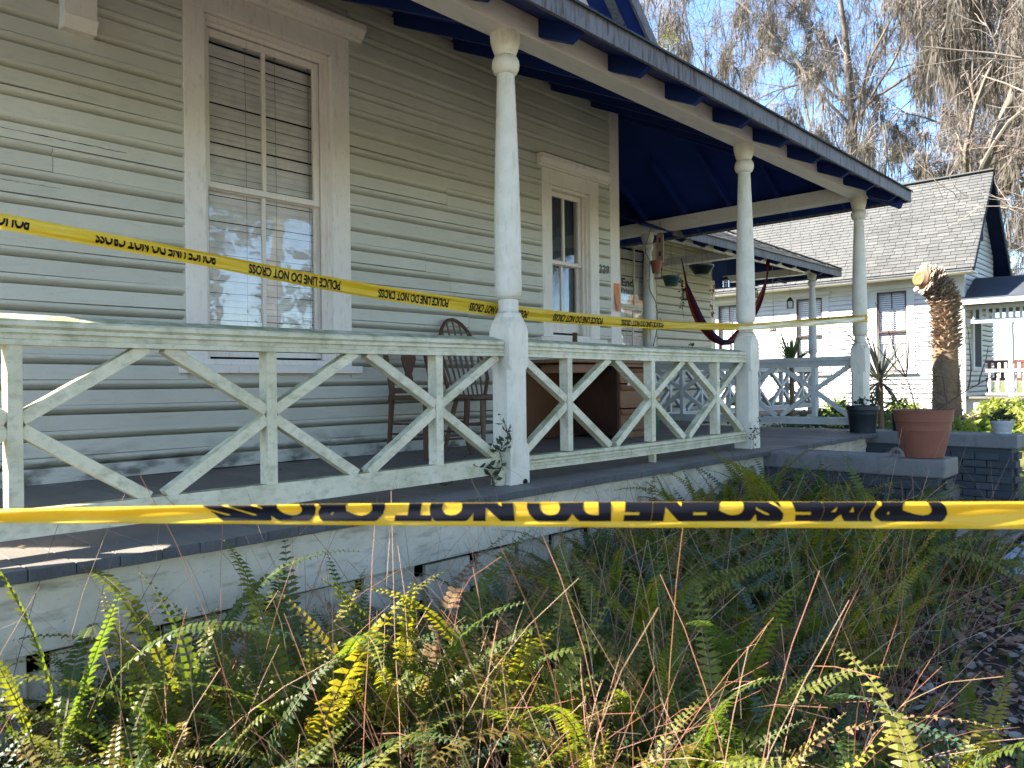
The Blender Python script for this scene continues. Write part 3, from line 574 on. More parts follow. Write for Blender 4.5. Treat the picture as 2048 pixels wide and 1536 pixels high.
for i in range(-5, 9):
    x = 3.42 + i * 0.683
    if x > -0.1: rafter(x, YE, YW, YE)
rafter(9.08, YE, YE + .9, YE)
for y in [3.3 + 0.62 * i for i in range(7)]:
    xq = max(8.0, XE - .711 * (y - YE) + .09)
    MB().extrude([(XE - .012, ZE - .001), (XE - .1, ZE - .02), (XE - .12, ZE - .005 - .02), (xq, ZE + .655 * (XE - xq) - .1), (xq, ZE + .655 * (XE - xq) - .004)], 'y', y - .024, y + .024).build('rafter', M['navy'], H)
MB().bar((XE - .05, YE + .05, ZE - .05), (7.4, YW - .1, zw - .1), .05, .1, (1, 1, 0)).build('hip_rafter', M['navy'], H)
for i in range(10): rafter(9.35 + i * 0.6, 5.45, Y2, 5.45)
for y in (5.9, 6.5, 7.1): boxobj('rafter', M['navy'], H, 14.4, 14.84, y - .024, y + .024, ZE - .06, ZE - .002)
def fascia(x0, x1, y): return boxobj('fascia', M['fascia'], H, x0, x1, y - .022, y, ZE - .03, ZE + .095, 0.003)
fascia(-0.15, XE, YE); fascia(8.9, 14.86, 5.45)
boxobj('fascia', M['fascia'], H, XE, XE + .022, YE - .022, 8.2, ZE - .031, ZE + .094); boxobj('fascia', M['fascia'], H, 14.86, 14.882, 5.428, 8.6, ZE - .031, ZE + .094)
def shingles(x0, x1, ye, yt, inset=0.0, hip=0.0):
    n = int((yt - ye) / 0.14)
    for r in range(n):
        y = ye - 0.045 + r * 0.14; x = x0 - ru(0, .3); xe = x1 - hip * r * 0.14 + .03
        if r > (3 if x1 < 10 else 99): break
        while x < xe:
            wv = ru(.26, .34); a, b = max(x, x0), min(x + wv - .006, xe); zb = ZE + 0.092 + SL * (y - ye) + ru(0, .004)
            if b - a > 0.05:
                MB().add([(a, y, zb + .006), (b, y, zb + .006), (b, y + .16, zb + .014 + SL * .15 - .012), (a, y + .16, zb + .014 + SL * .15 - .012), (a, y, zb + .02), (b, y, zb + .02), (b, y + .16, zb + .02 + SL * .16 - .008), (a, y + .16, zb + .02 + SL * .16 - .008)],
                         [(0, 3, 2, 1), (4, 5, 6, 7), (0, 1, 5, 4), (1, 2, 6, 5), (2, 3, 7, 6), (3, 0, 4, 7)]).build('shingle', M['darkshingle' if x1 < 10 else 'shingle'], rf)
            x += wv
quad('roof_sheathing', [(-0.15, YE, ZE + .09), (XE, YE, ZE + .09), (7.33, YW, zw + .09), (-0.15, YW, zw + .09)], 0.004, M['fascia']); quad('roof_sheathing', [(9.1, 5.45, ZE + .09), (14.86, 5.45, ZE + .09), (13.6, Y2, 4.42 + .09), (9.1, Y2, 4.42 + .09)], 0.004, M['shingle'])
shingles(2.0, XE, YE, YE + .3); shingles(9.3, 14.86, 5.45, 6.9, hip=0.58)
for i in range(8):        # hip cap
    t0 = i * 0.11; MB().bar((14.88 - 1.26 * t0, 5.42 + 2.15 * t0, ZE + .115 + 1.0 * t0), (14.88 - 1.26 * (t0 + .125), 5.42 + 2.15 * (t0 + .125), ZE + .125 + 1.0 * (t0 + .125)), .16, .012, (1, .5, 0)).build('shingle', M['shingle'], rf)
# ------------------------------------------------------------------ step walls and steps
def cheek(name, lab, x0, x1, y0, y1, top):
    t = thing(name, lab, 'step wall', (x0, y0, 0))
    boxobj('wall_core', M['brickp'], t, x0 + .03, x1 - .03, y0 + .05, y1, -0.1, top - .13)
    MB().box(x0, x1, y0, y1 + .02, top - .13, top).build('cap_slab', M['cap'], t, bevel=0.012)
    me = MB().box(-.1, .1, -.02, .02, -.031, .031).mesh('brick', M['brickp']); me2 = MB().box(-.02, .02, -.1, .1, -.031, .031).mesh('brick', M['brickp'])
    r = 0; z = 0.04
    while z < top - .15:
        y = y0 + .15 + (.1 if r % 2 else 0)
        while y < y1 - .1: piece('brick', me2, t, (x0 + .02 + ru(-.004, .004), y, z)); y += .21
        x = x0 + .13 + (.1 if r % 2 else 0)
        while x < x1 - .08: piece('brick', me, t, (x, y0 + .04 + ru(-.004, .004), z)); x += .21
        z += .072; r += 1
    return t
cheek('step_wall', 'grey slab capped step wall carrying the big terracotta pot', 6.0, 6.38, 1.5, 2.88, 0.872)
cheek('step_wall', 'grey slab capped step wall carrying the small pale pot', 8.58, 8.96, 1.52, 2.93, 0.90)
st = thing('front_steps', 'grey wooden steps between the two capped step walls', 'steps', (7.5, 2.2, 0))
for i in range(4): boxobj('tread', M['floor'], st, 6.36, 8.6, 2.62 - .3 * (i + 1), 2.62 - .3 * i + .02, .70 - .17 * (i + 1), .74 - .17 * (i + 1), .006); boxobj('riser', M['floor'], st, 6.37, 8.59, 2.61 - .3 * i, 2.63 - .3 * i, .5 - .17 * i - .0, .70 - .17 * i)

# ------------------------------------------------------------------ things on the porch
ch = thing('wooden_chair', 'dark brown splat back side chair standing against the wall behind the railing', 'chair', (3.99, 4.67, FL), 0.03, 'wooden chairs on the porch')
for s in (-1, 1):
    MB().tube([(s * .2, .27, 0), (s * .2, .24, .22), (s * .205, .215, .42), (s * .21, .2, .52), (s * .215, .225, .66), (s * .215, .27, .80), (s * .21, .29, .9)], [.017, .02, .023, .025, .022, .02, .017], 8).build('leg', M['wood'], ch, smooth=True, local=True, label='rear leg running up into the back post')
    MB().tube([(s * .245, -.235, 0), (s * .225, -.205, .1), (s * .215, -.195, .22), (s * .218, -.205, .34), (s * .222, -.205, .45)], [.015, .019, .022, .024, .024], 8).build('leg', M['wood'], ch, smooth=True, local=True)
    for z in (.19, .27): MB().tube([(s * .21, -.2, z), (s * .2, .24, z - .01)], .009, 6).build('stretcher', M['wood'], ch, local=True)
MB().tube([(-.215, -.2, .14), (.215, -.2, .14)], .009, 6).build('stretcher', M['wood'], ch, local=True); MB().tube([(-.2, .245, .12), (.2, .245, .12)], .009, 6).build('stretcher', M['wood'], ch, local=True)
MB().box(-.24, .24, -.235, .22, .45, .485).build('seat', M['wood'], ch, bevel=.008, local=True)
def fiddle(): return [(-.055, .53), (.055, .53), (.045, .60), (.03, .66), (.055, .72), (.075, .78), (.06, .84), (-.06, .84), (-.075, .78), (-.055, .72), (-.03, .66), (-.045, .60)]
MB().extrude([(a, b) for a, b in fiddle()], 'y', .235, .25).build('splat', M['wood'], ch, local=True)
MB().box(-.21, .21, .255, .285, .83, .92).build('top_rail', M['wood'], ch, bevel=.008, local=True); MB().box(-.2, .2, .205, .23, .5, .545).build('back_rail', M['wood'], ch, local=True)
ch2 = thing('windsor_chair', 'worn brown hoop back spindle chair next to the turned porch post', 'chair', (4.68, 4.76, FL), 0.06, 'wooden chairs on the porch')
def hoop(a, grow=1.0): return Vector((.235 * math.cos(a), .20 + .30 * (0.07 + 0.93 * (math.sin(a) if a > 0 else 0)) * 0.55, .5 + .64 * max(0, math.sin(a)) ** .72))
ch2.scale = (1.16, 1.05, 1.0)
pts = [Vector((.19, .17, .46))] + [Vector((.245 * math.cos(a) if math.sin(a) > .05 else .235 * math.cos(a), .18 + .17 * math.sin(a), .62 + .53 * math.sin(a))) for a in [math.pi * k / 16 for k in range(17)]] + [Vector((-.19, .17, .46))]
MB().tube(pts, .0155, 8).build('hoop', M['wood'], ch2, smooth=True, local=True)
for k in range(7):
    t = (k - 3) / 3.4; x = .235 * t; zt = .62 + .53 * math.sqrt(max(0, 1 - (x / .245) ** 2)); yt = .18 + .17 * (zt - .62) / .53
    a = Vector((x * .72, .16, .47)); b = Vector((x, yt, zt)); MB().tube([a, a.lerp(b, .25), a.lerp(b, .5), a.lerp(b, .68), a.lerp(b, .76), b], [.007, .008, .012, .017, .009, .007], 6).build('spindle', M['wood2'], ch2, smooth=True, local=True)
mb = MB(); mb.lathe([(.19, .435), (.235, .445), (.24, .465), (.225, .475), (.1, .468), (.0, .466)], 0, 0, 20, sq=[.6] * 6); mb.build('seat', M['wood2'], ch2, smooth=True, local=True)
for sx in (-1, 1):
    for sy in (-1, 1): MB().tube([(sx * .15, sy * .14, .44), (sx * .165, sy * .158, .36), (sx * .18, sy * .175, .26), (sx * .185, sy * .18, .22), (sx * .2, sy * .2, .1), (sx * .215, sy * .215, 0)], [.016, .02, .022, .018, .016, .013], 8).build('leg', M['wood2'], ch2, smooth=True, local=True)
    MB().tube([(sx * .185, -.18, .23), (sx * .185, .18, .23)], [.011, .011], 6).build('stretcher', M['wood2'], ch2, local=True)
MB().tube([(-.185, 0, .23), (.185, 0, .23)], .011, 6).build('stretcher', M['wood2'], ch2, local=True)
dk = thing('desk', 'brown wooden desk with carved oak drawers standing behind the right hand railing', 'desk', (6.2, 4.85, FL))
boxobj('back_panel', M['desk'], dk, 5.56, 6.30, 5.12, 5.14, FL + .01, 1.62, .003)
boxobj('side_panel', M['deskdark'], dk, 6.325, 6.35, 4.52, 5.14, FL + .03, 1.62, .003); boxobj('side_panel', M['desk'], dk, 6.83, 6.855, 4.52, 5.14, FL, 1.62, .003)
boxobj('desk_top', M['drawer'], dk, 5.52, 6.90, 4.48, 5.15, 1.64, 1.675, .006); boxobj('plinth', M['drawer'], dk, 6.34, 6.85, 4.505, 4.6, FL, FL + .07, .006)
z = FL + .075
for i, h in enumerate((.22, .24, .15, .12)):
    d = boxobj('drawer', M['drawer'], dk, 6.355, 6.825, 4.50, 4.56, z, z + h, .005)
    MB().extrude([(4.50, z + h * .72), (4.482, z + h * .76), (4.474, z + h * .86), (4.49, z + h * .94), (4.50, z + h)], 'x', 6.352, 6.828).build('pull', M['drawer'], d, bevel=.002)
    MB().extrude([(4.50, z), (4.492, z + .004), (4.492, z + .03), (4.50, z + .035)], 'x', 6.352, 6.828).build('moulding', M['drawer'], d)
    z += h + .012
boxobj('drawer', M['drawer'], dk, 5.66, 6.02, 4.55, 4.95, 1.545, 1.625, .004, label='shallow centre drawer under the desk top'); boxobj('leg', M['desk'], dk, 5.54, 5.57, 5.05, 5.12, FL, 1.64)
pp = tag(boxobj('paper', M['paper'], None, 6.47, 6.60, 4.492, 4.494, 1.37, 1.44), 'small white paper stuck on the front of the oak drawers', 'paper')
sk = tag(MB().tube([(5.78, 4.62, 1.67), (5.775, 4.61, 1.93)], .024, 8).build('wooden_peg', M['wood']), 'short upright brown peg standing on the desk top before the small window', 'peg')
bn = thing('bin', 'ribbed green plastic bin with a yellow rim beside the desk drawers', 'bin', (7.2, 4.72, FL))
mb = MB(); n = 32; pr = [(.098, 0), (.115, .36)]; vs = []
for r0, z0 in pr:
    for i in range(n): a = 2 * math.pi * i / n; q = r0 * (1.0 if i % 2 else .95); vs.append((q * math.cos(a), q * math.sin(a), z0))
mb.add(vs, [(i, (i + 1) % n, n + (i + 1) % n, n + i) for i in range(n)] + [tuple(range(n))[::-1]]); mb.build('body', M['green'], bn, local=True)
MB().lathe([(.118, .355), (.122, .365), (.122, .39), (.11, .39), (.108, .36)], 0, 0, 24, caps=False).build('rim', M['yellowp'], bn, local=True)
# notices
nt_ = MB(); nn = 8; vs = []
for k in range(nn + 1):
    t = k / nn; out = -.004 - .05 * t ** 2.2; xs_ = .0 + .012 * t
    vs += [(7.195 + xs_, YW - .044 + out, 2.585 - .31 * t), (7.315 - .01 * t, YW - .045 + out * .45, 2.585 - .335 * t)]
nt_.add(vs, [(2 * k, 2 * k + 2, 2 * k + 3, 2 * k + 1) for k in range(nn)])
no = nt_.build('notice', M['orange']); tag(no, 'orange paper notice stapled to the white corner board', 'notice'); WL[no.name] = Vector((0, 0, 0))
for k in range(9):
    zt = 2.53 - k * .026; boxobj('print_line', M['stemred'], no, 7.225, 7.225 + ru(.04, .065), YW - .053 - .05 * ((2.585 - zt) / .31) ** 2.2 - .001, YW - .0525 - .05 * ((2.585 - zt) / .31) ** 2.2 , zt - .003, zt)
hn = thing('house_number', 'black house number 229 on the siding beside the small window', 'number', (6.99, YW - .03, 2.7))
for i, c in enumerate('229'):
    x0 = 6.925 + i * .066; flat_text('numeral', c, M['black'], hn, lambda u, v, x0=x0: (x0 + u * .056 + (v - .5) * .012, YW - .046, 2.672 + v * .1), 0.01)
sg = thing('window_sign', 'printed sign reading End Prison Slavery behind the far porch window', 'sign', (11.1, Y2 + .075, 2.76))
def sp(u, v): return (10.80 + u * .6, Y2 + .072, 2.76 + v * .50)
boxobj('sheet', M['paper'], sg, 10.795, 11.385, Y2 + .062, Y2 + .066, 2.76, 3.26)
boxobj('grey_band', M['grey'], sg, 10.805, 11.375, Y2 + .0595, Y2 + .0615, 2.835, 2.965)
flat_text('lettering', 'End', M['black'], sg, lambda u, v: (10.88 + u * .36, Y2 + .058, 3.10 + v * .14), .04)
flat_text('lettering', 'Prison', M['grey'], sg, lambda u, v: (10.87 + u * .41, Y2 + .058, 2.985 + v * .09), .025)
flat_text('lettering', 'Slavery', M['paper'], sg, lambda u, v: (10.825 + u * .53, Y2 + .0575, 2.845 + v * .11), .025)
# ------------------------------------------------------------------ police tapes
def catmull(P, n=14):
    P = [Vector(p) for p in P]; Q = [P[0] * 2 - P[1]] + P + [P[-1] * 2 - P[-2]]; out = []
    for i in range(1, len(Q) - 2):
        for k in range(n):
            t = k / n; a, b, c, d = Q[i - 1], Q[i], Q[i + 1], Q[i + 2]
            out.append(.5 * ((2 * b) + (c - a) * t + (2 * a - 5 * b + 4 * c - d) * t * t + (3 * b - a - 3 * c + d) * t ** 3))
    return out + [P[-1]]
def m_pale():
    m = plain('pale_tape_sheen', (0.62, 0.52, 0.3), 0.3, 0.6); return m  # paler tint that paints the sheen of the twisted stretch
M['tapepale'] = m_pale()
class Ribbon:
    """a strip of tape hung on a path; at(s, w) gives a point on its face"""
    def __init__(s, P, wid, lean=None, wave=0.004, toward=(0, -1, 0)):
        s.p = catmull(P); s.L = [0]
        for a, b in zip(s.p, s.p[1:]): s.L.append(s.L[-1] + (b - a).length)
        s.wid = wid; s.lean = lean or (lambda t: 0.0); s.wave = wave; s.tw = Vector(toward)
    def frame(s, d):
        i = 0; lo, hi = 0, len(s.L) - 2
        while lo < hi:
            mid = (lo + hi + 1) // 2
            if s.L[mid] <= d: lo = mid
            else: hi = mid - 1
        a, b = s.p[lo], s.p[lo + 1]; t = (d - s.L[lo]) / max(1e-9, s.L[lo + 1] - s.L[lo]); tg = (b - a).normalized()
        up = Vector((0, 0, 1)); up = (up - tg * up.dot(tg)).normalized(); nr = up.cross(tg)
        if nr.dot(s.tw) < 0: nr = -nr
        return a + (b - a) * t, tg, up, nr
    def at(s, d, w, off=0.0):
        c, tg, up, nr = s.frame(d); f = d / s.L[-1]; ln = s.lean(f); wd = s.wid(f) if callable(s.wid) else s.wid
        u2 = up * math.cos(ln) + nr * math.sin(ln); n2 = nr * math.cos(ln) - up * math.sin(ln)
        b = s.wave * (math.sin(w * 7 + d * 1.9) + .6 * math.sin(w * 13 - d * 3.7))
        return c + u2 * (w * wd) + n2 * (b + off)
    def mesh(s, step=.03, nw=6, matfn=None):
        n = max(2, int(s.L[-1] / step)); mb = MB()
        vs = [s.at(s.L[-1] * i / n, -.5 + j / nw) for i in range(n + 1) for j in range(nw + 1)]
        mb.add(vs, [(i * (nw + 1) + j, (i + 1) * (nw + 1) + j, (i + 1) * (nw + 1) + j + 1, i * (nw + 1) + j + 1) for i in range(n) for j in range(nw)])
        if matfn: mb.mi = [matfn((k // nw) / n, k % nw) for k in range(n * nw)]
        return mb
    def text(s, txt, d_right, length, w0, w1, crop=(0, 1), bold=.035, parent=None, off=.0025, upside=True, curve=None):
        bm, asp = textmesh(txt, bold)
        if crop[0] > 0: bmcut(bm, (0, crop[0], 0), (0, -1, 0), True)
        if crop[1] < 1: bmcut(bm, (0, crop[1], 0), (0, 1, 0), True)
        k = int(length / .02)
        for i in range(1, k): bmcut(bm, (i / k, 0, 0), (1, 0, 0))
        for q in (.25, .5, .75): bmcut(bm, (0, q, 0), (0, 1, 0))
        bm.verts.index_update(); mb = MB()
        mb.add([s.at(min(s.L[-1], max(0, d_right - v.co.x * length)), w1 - v.co.y * (w1 - w0), off) for v in bm.verts], [tuple(v.index for v in f.verts) for f in bm.faces]); bm.free()
        return mb.build('lettering', M['ink'], parent)
pt = thing('police_tape', 'long yellow police line tape strung across the porch past the turned posts', 'tape', (3.1, 3.12, 1.9))
A = Ribbon([(0.1, 3.122, 2.082), (.73, 3.122, 2.035), (1.336, 3.124, 1.992), (2.18, 3.126, 1.925), (2.98, 3.124, 1.887), (3.67, 3.10, 1.864), (4.8, 3.02, 1.862), (5.7, 2.95, 1.885), (6.115, 2.938, 1.905), (7.4, 2.935, 2.0), (8.75, 2.945, 2.112)],
           lambda f: .056 if f < .15 else (.056 + (f - .15) * .11 if f < .33 else (.076 if f < .42 else max(.055, .076 - (f - .42) * .12))), lean=lambda f: .25 * math.sin(f * 5))
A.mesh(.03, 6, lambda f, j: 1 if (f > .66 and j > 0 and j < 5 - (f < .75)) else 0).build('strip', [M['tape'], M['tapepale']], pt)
for k in range(8):
    xr_ = .806 + .655 * k; d = next(A.L[i] for i in range(len(A.p)) if A.p[i].x >= xr_)
    if k < 2: A.text('POLICE LINE DO NOT CROSS', d, .47, -.28, .58, (.42, 1), parent=pt)
    elif k < 7: A.text('POLICE LINE DO NOT CROSS', d, .47, -.36, .26 if k > 2 else .32, parent=pt)
pt2 = thing('police_tape', 'shorter yellow police tape tied back from the corner post to the far porch post', 'tape', (8.76, 4.3, 2.15))
B = Ribbon([(8.78, 2.94, 2.135), (8.745, 3.4, 2.13), (8.74, 4.4, 2.115), (8.745, 5.2, 2.15), (8.76, 5.7, 2.185)], .055, lean=lambda f: -.3 + .5 * f, toward=(-1, 0, 0))
B.mesh(.04, 4).build('strip', M['tape'], pt2)
for d in (.58, 1.3, 2.0, 2.7): B.text('POLICE LINE DO NOT CROSS', d, .47, -.35, .3, parent=pt2)
for x, y, z, q in ((8.83, 3.03, 2.12, pt), (8.83, 5.78, 2.19, pt2)):
    MB().lathe([(.0815, z - .04), (.083, z - .01), (.0815, z + .035)], x, y, 20, caps=False).build('wrap', M['tape'], q, smooth=True)
for a, b in ((-.03, .16), (.015, .2), (.05, .12)):
    MB().add([(8.745, 5.72 + a, 2.17), (8.74, 5.74 + a, 2.17), (8.735, 5.735 + a * 1.6, 2.17 - b), (8.73, 5.725 + a * 1.6, 2.17 - b)], [(0, 1, 2, 3)]).build('loose_end', M['tape'], pt2)
# crime scene tape nearest to the viewer
D0 = 1.3; O0 = Vector((0, 0, 1.45)) + CF * D0
def tp(u, v, off=0.0): return O0 + CR * ((u - 1024) / 1538 * D0) + CU * ((768 - v) / 1538 * D0) - CF * off
def lerp_t(tab, u):
    for (a, p), (b, q) in zip(tab, tab[1:]):
        if u <= b: return p + (q - p) * (u - a) / (b - a)
    return tab[-1][1]
TOP = [(-700, 1030), (0, 1018), (300, 1012), (700, 1007), (1200, 1004), (2048, 1003), (2800, 1003)]; BOT = [(-700, 1044), (0, 1045), (300, 1046), (700, 1049), (1200, 1053.5), (2048, 1057), (2800, 1059)]
CRS = [(-700, 1040), (0, 1041.5), (450, 1040.5), (1024, 1042), (2048, 1043), (2800, 1044)]
ct = thing('crime_scene_tape', 'near yellow tape reading crime scene do not cross stretched over the fern bed', 'tape', tuple(tp(1024, 1030)))
mb = MB(); rows = []; us = list(range(-700, 2801, 25))
def tape_pt(u, f, off=0.0):
    """f 0..1 top roll to crease, 1..2 lower lip"""
    t, c, b = lerp_t(TOP, u), lerp_t(CRS, u), lerp_t(BOT, u)
    wob = .0012 * math.sin(u * .011) + .0008 * math.sin(u * .027 + f * 2)
    if f <= 1:
        v = t + (c - t) * f; o = .0035 * math.sqrt(max(0, 1 - (1 - min(1, f / .22)) ** 2)) + .002 * math.sin(f * 5 + u * .004)
        return tp(u, v, o + wob + off)
    v = c + (b - c) * (f - 1); return tp(u, v, .0045 + wob + off + .001 * math.sin((f - 1) * 3.1))
FS = [0, .05, .12, .22, .4, .6, .8, .999, 1.0001, 1.15, 1.6, 2.0]
def tape_pt2(u, f): return tape_pt(u, f) if f < 1 or f > 1.001 else tape_pt(u, 1.0001)
vs = [tape_pt2(u, f) for u in us for f in FS]; m = len(FS)
back = [tp(u, lerp_t(TOP, u) + (lerp_t(BOT, u) - lerp_t(TOP, u)) * q, -.004 * (q > 0)) for u in us for q in (0, .5, 1)]
mb.add(vs, [(i * m + j, (i + 1) * m + j, (i + 1) * m + j + 1, i * m + j + 1) for i in range(len(us) - 1) for j in range(m - 1)])
mb.add(back, [(i * 3 + j, i * 3 + j + 1, (i + 1) * 3 + j + 1, (i + 1) * 3 + j) for i in range(len(us) - 1) for j in range(2)])
mb.build('strip', M['tape'], ct, smooth=True)
bm, asp = textmesh('CRIME SCENE DO NOT CROSS', .07)
bmcut(bm, (0, .38, 0), (0, -1, 0), True); bmcut(bm, (0, .89, 0), (0, 1, 0), True)
for i in range(1, 72): bmcut(bm, (i / 72, 0, 0), (1, 0, 0))
for q in (.4, .43, .47, .52, .58, .65, .73, .81): bmcut(bm, (0, q, 0), (0, 1, 0))
bm.verts.index_update(); mb = MB(); out = []
for v in bm.verts:
    f = (v.co.y - .38) / .51; u = 1888 - v.co.x * 1443
    k = max(0, min(1, (u - 1400) / 400)); u += k * 9 * math.sin((f - .3) * 3.2 + u * .02) + 5 * (1 - k) * math.sin(u * .013) * (f - .5)
    if u < 620: u -= (620 - u) * .25 * (1 - f)
    out.append(tape_pt(u, min(.985, f * .985), .0009))
mb.add(out, [tuple(v.index for v in f.verts) for f in bm.faces]); bm.free(); mb.build('lettering', M['ink'], ct)

# ------------------------------------------------------------------ pots and hanging things
def potted(name, label, cat, x, y, z, prof, mat, soil_z, soil_r, extra=None, n=32):
    t = thing(name, label, cat, (x, y, z), 0, None)
    MB().lathe(prof, 0, 0, n, caps=False).build('pot_wall', mat, t, smooth=True, local=True)
    MB().lathe([(prof[0][0], prof[0][1] + .001), (.001, prof[0][1] + .001)], 0, 0, n, caps=False).build('base', mat, t, local=True)
    MB().lathe([(soil_r, soil_z), (soil_r * .6, soil_z + .012), (.001, soil_z + .018)], 0, 0, n, caps=False).build('soil', M['soil'], t, local=True)
    return t
TZ = .872
potted('flower_pot', 'large terracotta plastic pot on the near step wall', 'pot', 6.2, 1.685, TZ, [(.125, 0), (.132, .004), (.165, .15), (.187, .262), (.193, .264), (.2, .34), (.202, .346), (.195, .35), (.19, .34), (.18, .2)], M['terra'], .30, .185)
potted('flower_pot', 'big black plastic pot in front of the porch corner post', 'pot', 8.56, 2.92, FL, [(.122, 0), (.128, .004), (.152, .235), (.156, .24), (.168, .245), (.17, .285), (.164, .29), (.158, .28), (.15, .2)], M['blackpot'], .24, .152)
potted('flower_pot', 'small black nursery pot with dried stalks on the far step wall', 'pot', 8.78, 2.62, .9, [(.066, 0), (.07, .004), (.078, .17), (.082, .172), (.083, .185), (.077, .187), (.072, .12)], M['blackpot'], .155, .074)
potted('flower_pot', 'small pale glazed pot at the end of the far step wall', 'pot', 8.79, 1.68, .9, [(.075, 0), (.078, .004), (.078, .018), (.072, .022), (.09, .06), (.1, .1), (.104, .104), (.108, .128), (.103, .13), (.098, .11)], M['whitepot'], .11, .098)
def twigplant(name, label, cat, base, branches, mat='stemdark', r0=.005):
    t = thing(name, label, cat, base)
    for pts in branches:
        k = len(pts); MB().tube([Vector(p) for p in pts], [max(.0022, r0 * (1 - .75 * i / (k - 1))) for i in range(k)], 5).build('branch', M[mat], t, smooth=True, local=True)
    return t
def twig(base, d, L, wig=.12, n=7):
    p = Vector(base); d = Vector(d).normalized(); out = [tuple(p)]
    for i in range(n):
        d = (d + Vector((ru(-wig, wig), ru(-wig, wig), ru(-wig, wig * 1.3)))).normalized(); p = p + d * L / n; out.append(tuple(p))
    return out
br = []
t1 = twig((-.05, .03, .3), (-.05, .05, 1), .42, .1); br.append(t1)
for d, L in (((-.25, .3, 1), .6), ((.1, -.1, 1), .5), ((-.4, .5, .8), .4)): br.append(twig(t1[5], d, L, .14))
t2 = twig((.05, -.02, .3), (.45, -.5, .45), .75, .1, 9); br.append(t2)
for i, d, L in ((3, (.0, -.05, 1), .45), (4, (.15, -.2, 1), .5), (5, (.3, -.1, .9), .3), (2, (-.2, .1, 1), .35)): br.append(twig(t2[i], d, L, .13))
twigplant('bare_shrub', 'leafless branching shrub growing in the large terracotta pot', 'shrub', (6.2, 1.685, TZ), br, 'stemdark', .006)
def leafcloud(mb, c, rad, n, size, flat=0.4):
    for _ in range(n):
        while True:
            p = Vector((ru(-1, 1), ru(-1, 1), ru(-1, 1)))
            if p.length < 1: break
        p = Vector((c[0] + p.x * rad[0], c[1] + p.y * rad[1], c[2] + p.z * rad[2])); a = ru(0, 6.28); b = ru(-.9, .9)
        d = Vector((math.cos(a) * math.cos(b), math.sin(a) * math.cos(b), math.sin(b))); sd_ = d.cross(Vector((ru(-1, 1), ru(-1, 1), ru(-.3, 1)))).normalized(); s_ = size * ru(.6, 1.3); up = d.cross(sd_) * .12
        mb.add([p, p + d * s_ * .5 + sd_ * s_ * .24 + up * s_, p + d * s_, p + d * s_ * .5 - sd_ * s_ * .24 + up * s_], [(0, 1, 2, 3)])
def smallplant(name, label, base, n, size, mat, rad=(.06, .06, .05), z=.0):
    t = thing(name, label, 'plant', base); mb = MB(); leafcloud(mb, (0, 0, z), rad, n, size); mb.build('leaves', M[mat], t, local=True)
    mb = MB(); [mb.tube([(ru(-.01, .01), ru(-.01, .01), z - .12), (ru(-.05, .05), ru(-.05, .05), z)], .002, 4) for _ in range(4)]; mb.build('stems', M['stemdark'], t, local=True); return t
smallplant('seedling', 'small grey green seedling growing in the big black pot', (8.53, 2.92, FL + .28), 26, .06, 'bush', (.05, .05, .05), .05)
t = thing('dried_stalks', 'dried brown stalks drooping from the small nursery pot', 'plant', (8.78, 2.62, 1.05))
for i in range(26):
    a = ru(0, 6.28); L = ru(.05, .14); MB().tube([(0, 0, 0), (math.cos(a) * L * .5, math.sin(a) * L * .5, L * .7), (math.cos(a) * L, math.sin(a) * L, L * ru(-.1, .6))], [.005, .004, .002], 4).build('stalk', M['stemtan'], t, local=True)
t = thing('dark_succulent', 'three dark upright leaf clusters in the small pale pot', 'plant', (8.79, 1.68, 1.0))
for dx, dy, h in ((0, 0, .15), (-.05, .05, .085), (.05, -.05, .08)):
    mb = MB(); leafcloud(mb, (dx, dy, .02 + h / 2), (.025, .025, h / 2), 40, .05); mb.build('leaf_cluster', M['vine'], t, local=True)
tr_ = tag(MB().tube([(6.17 + .05 * math.cos(a), 1.86 + .06 * math.cos(a), TZ + .055 * math.sin(a)) for a in [math.pi * k / 12 for k in range(13)]], .012, 8).build('half_buried_ring', M['palebark'], smooth=True), 'curved brown stick lying on the step wall behind the terracotta pot', 'stick')
def lantern(name, label, x, y, z, ztop, s=1.0):
    t = thing(name, label, 'lantern', (x, y, z), ru(0, .6), 'lanterns hanging from the side porch beam'); w_ = .04 * s; h = .11 * s
    for sx in (-1, 1):
        for sy in (-1, 1): MB().box(sx * w_ - .005, sx * w_ + .005, sy * w_ - .005, sy * w_ + .005, .01, h).build('frame_bar', M['iron'], t, local=True)
    MB().box(-w_ * 1.2, w_ * 1.2, -w_ * 1.2, w_ * 1.2, 0, .012).build('base', M['iron'], t, local=True)
    MB().lathe([(w_ * 1.75, h), (w_ * 1.6, h + .008), (w_ * .55, h + .05 * s), (.012, h + .06 * s)], 0, 0, 4).build('roof', M['iron'], t, local=True)
    MB().lathe([(.014, .012), (.014, .06 * s)], 0, 0, 8).build('candle', M['paper'], t, local=True)
    for a, b in ((0, 1), (1, 0)):
        for q in (-1, 1): MB().box(*( (-w_ + .006, w_ - .006, q * w_ - .0008, q * w_ + .0008) if a else (q * w_ - .0008, q * w_ + .0008, -w_ + .006, w_ - .006)), .014, h - .002).build('pane', M['glass'], t, local=True)
    MB().tube([(0, 0, h + .05 * s), (0, 0, ztop - z)], .0022, 4).build('hanger', M['iron'], t, local=True); return t
for lab, x, z, s in (('black lantern nearest the back porch post', 9.12, 2.87, 1.15), ('black lantern hanging in front of the hammock end', 9.86, 2.63, 1.15), ('black lantern left of the second turned post', 11.05, 2.9, 1.1), ('black lantern showing just right of the second turned post', 12.0, 2.82, 1.1), ('black lantern near the outer side porch post', 13.42, 2.73, 1.2), ('small lantern low behind the police tape', 12.72, 2.3, .95)):
    lantern('lantern', lab, x, 5.8, z, 3.45, s)
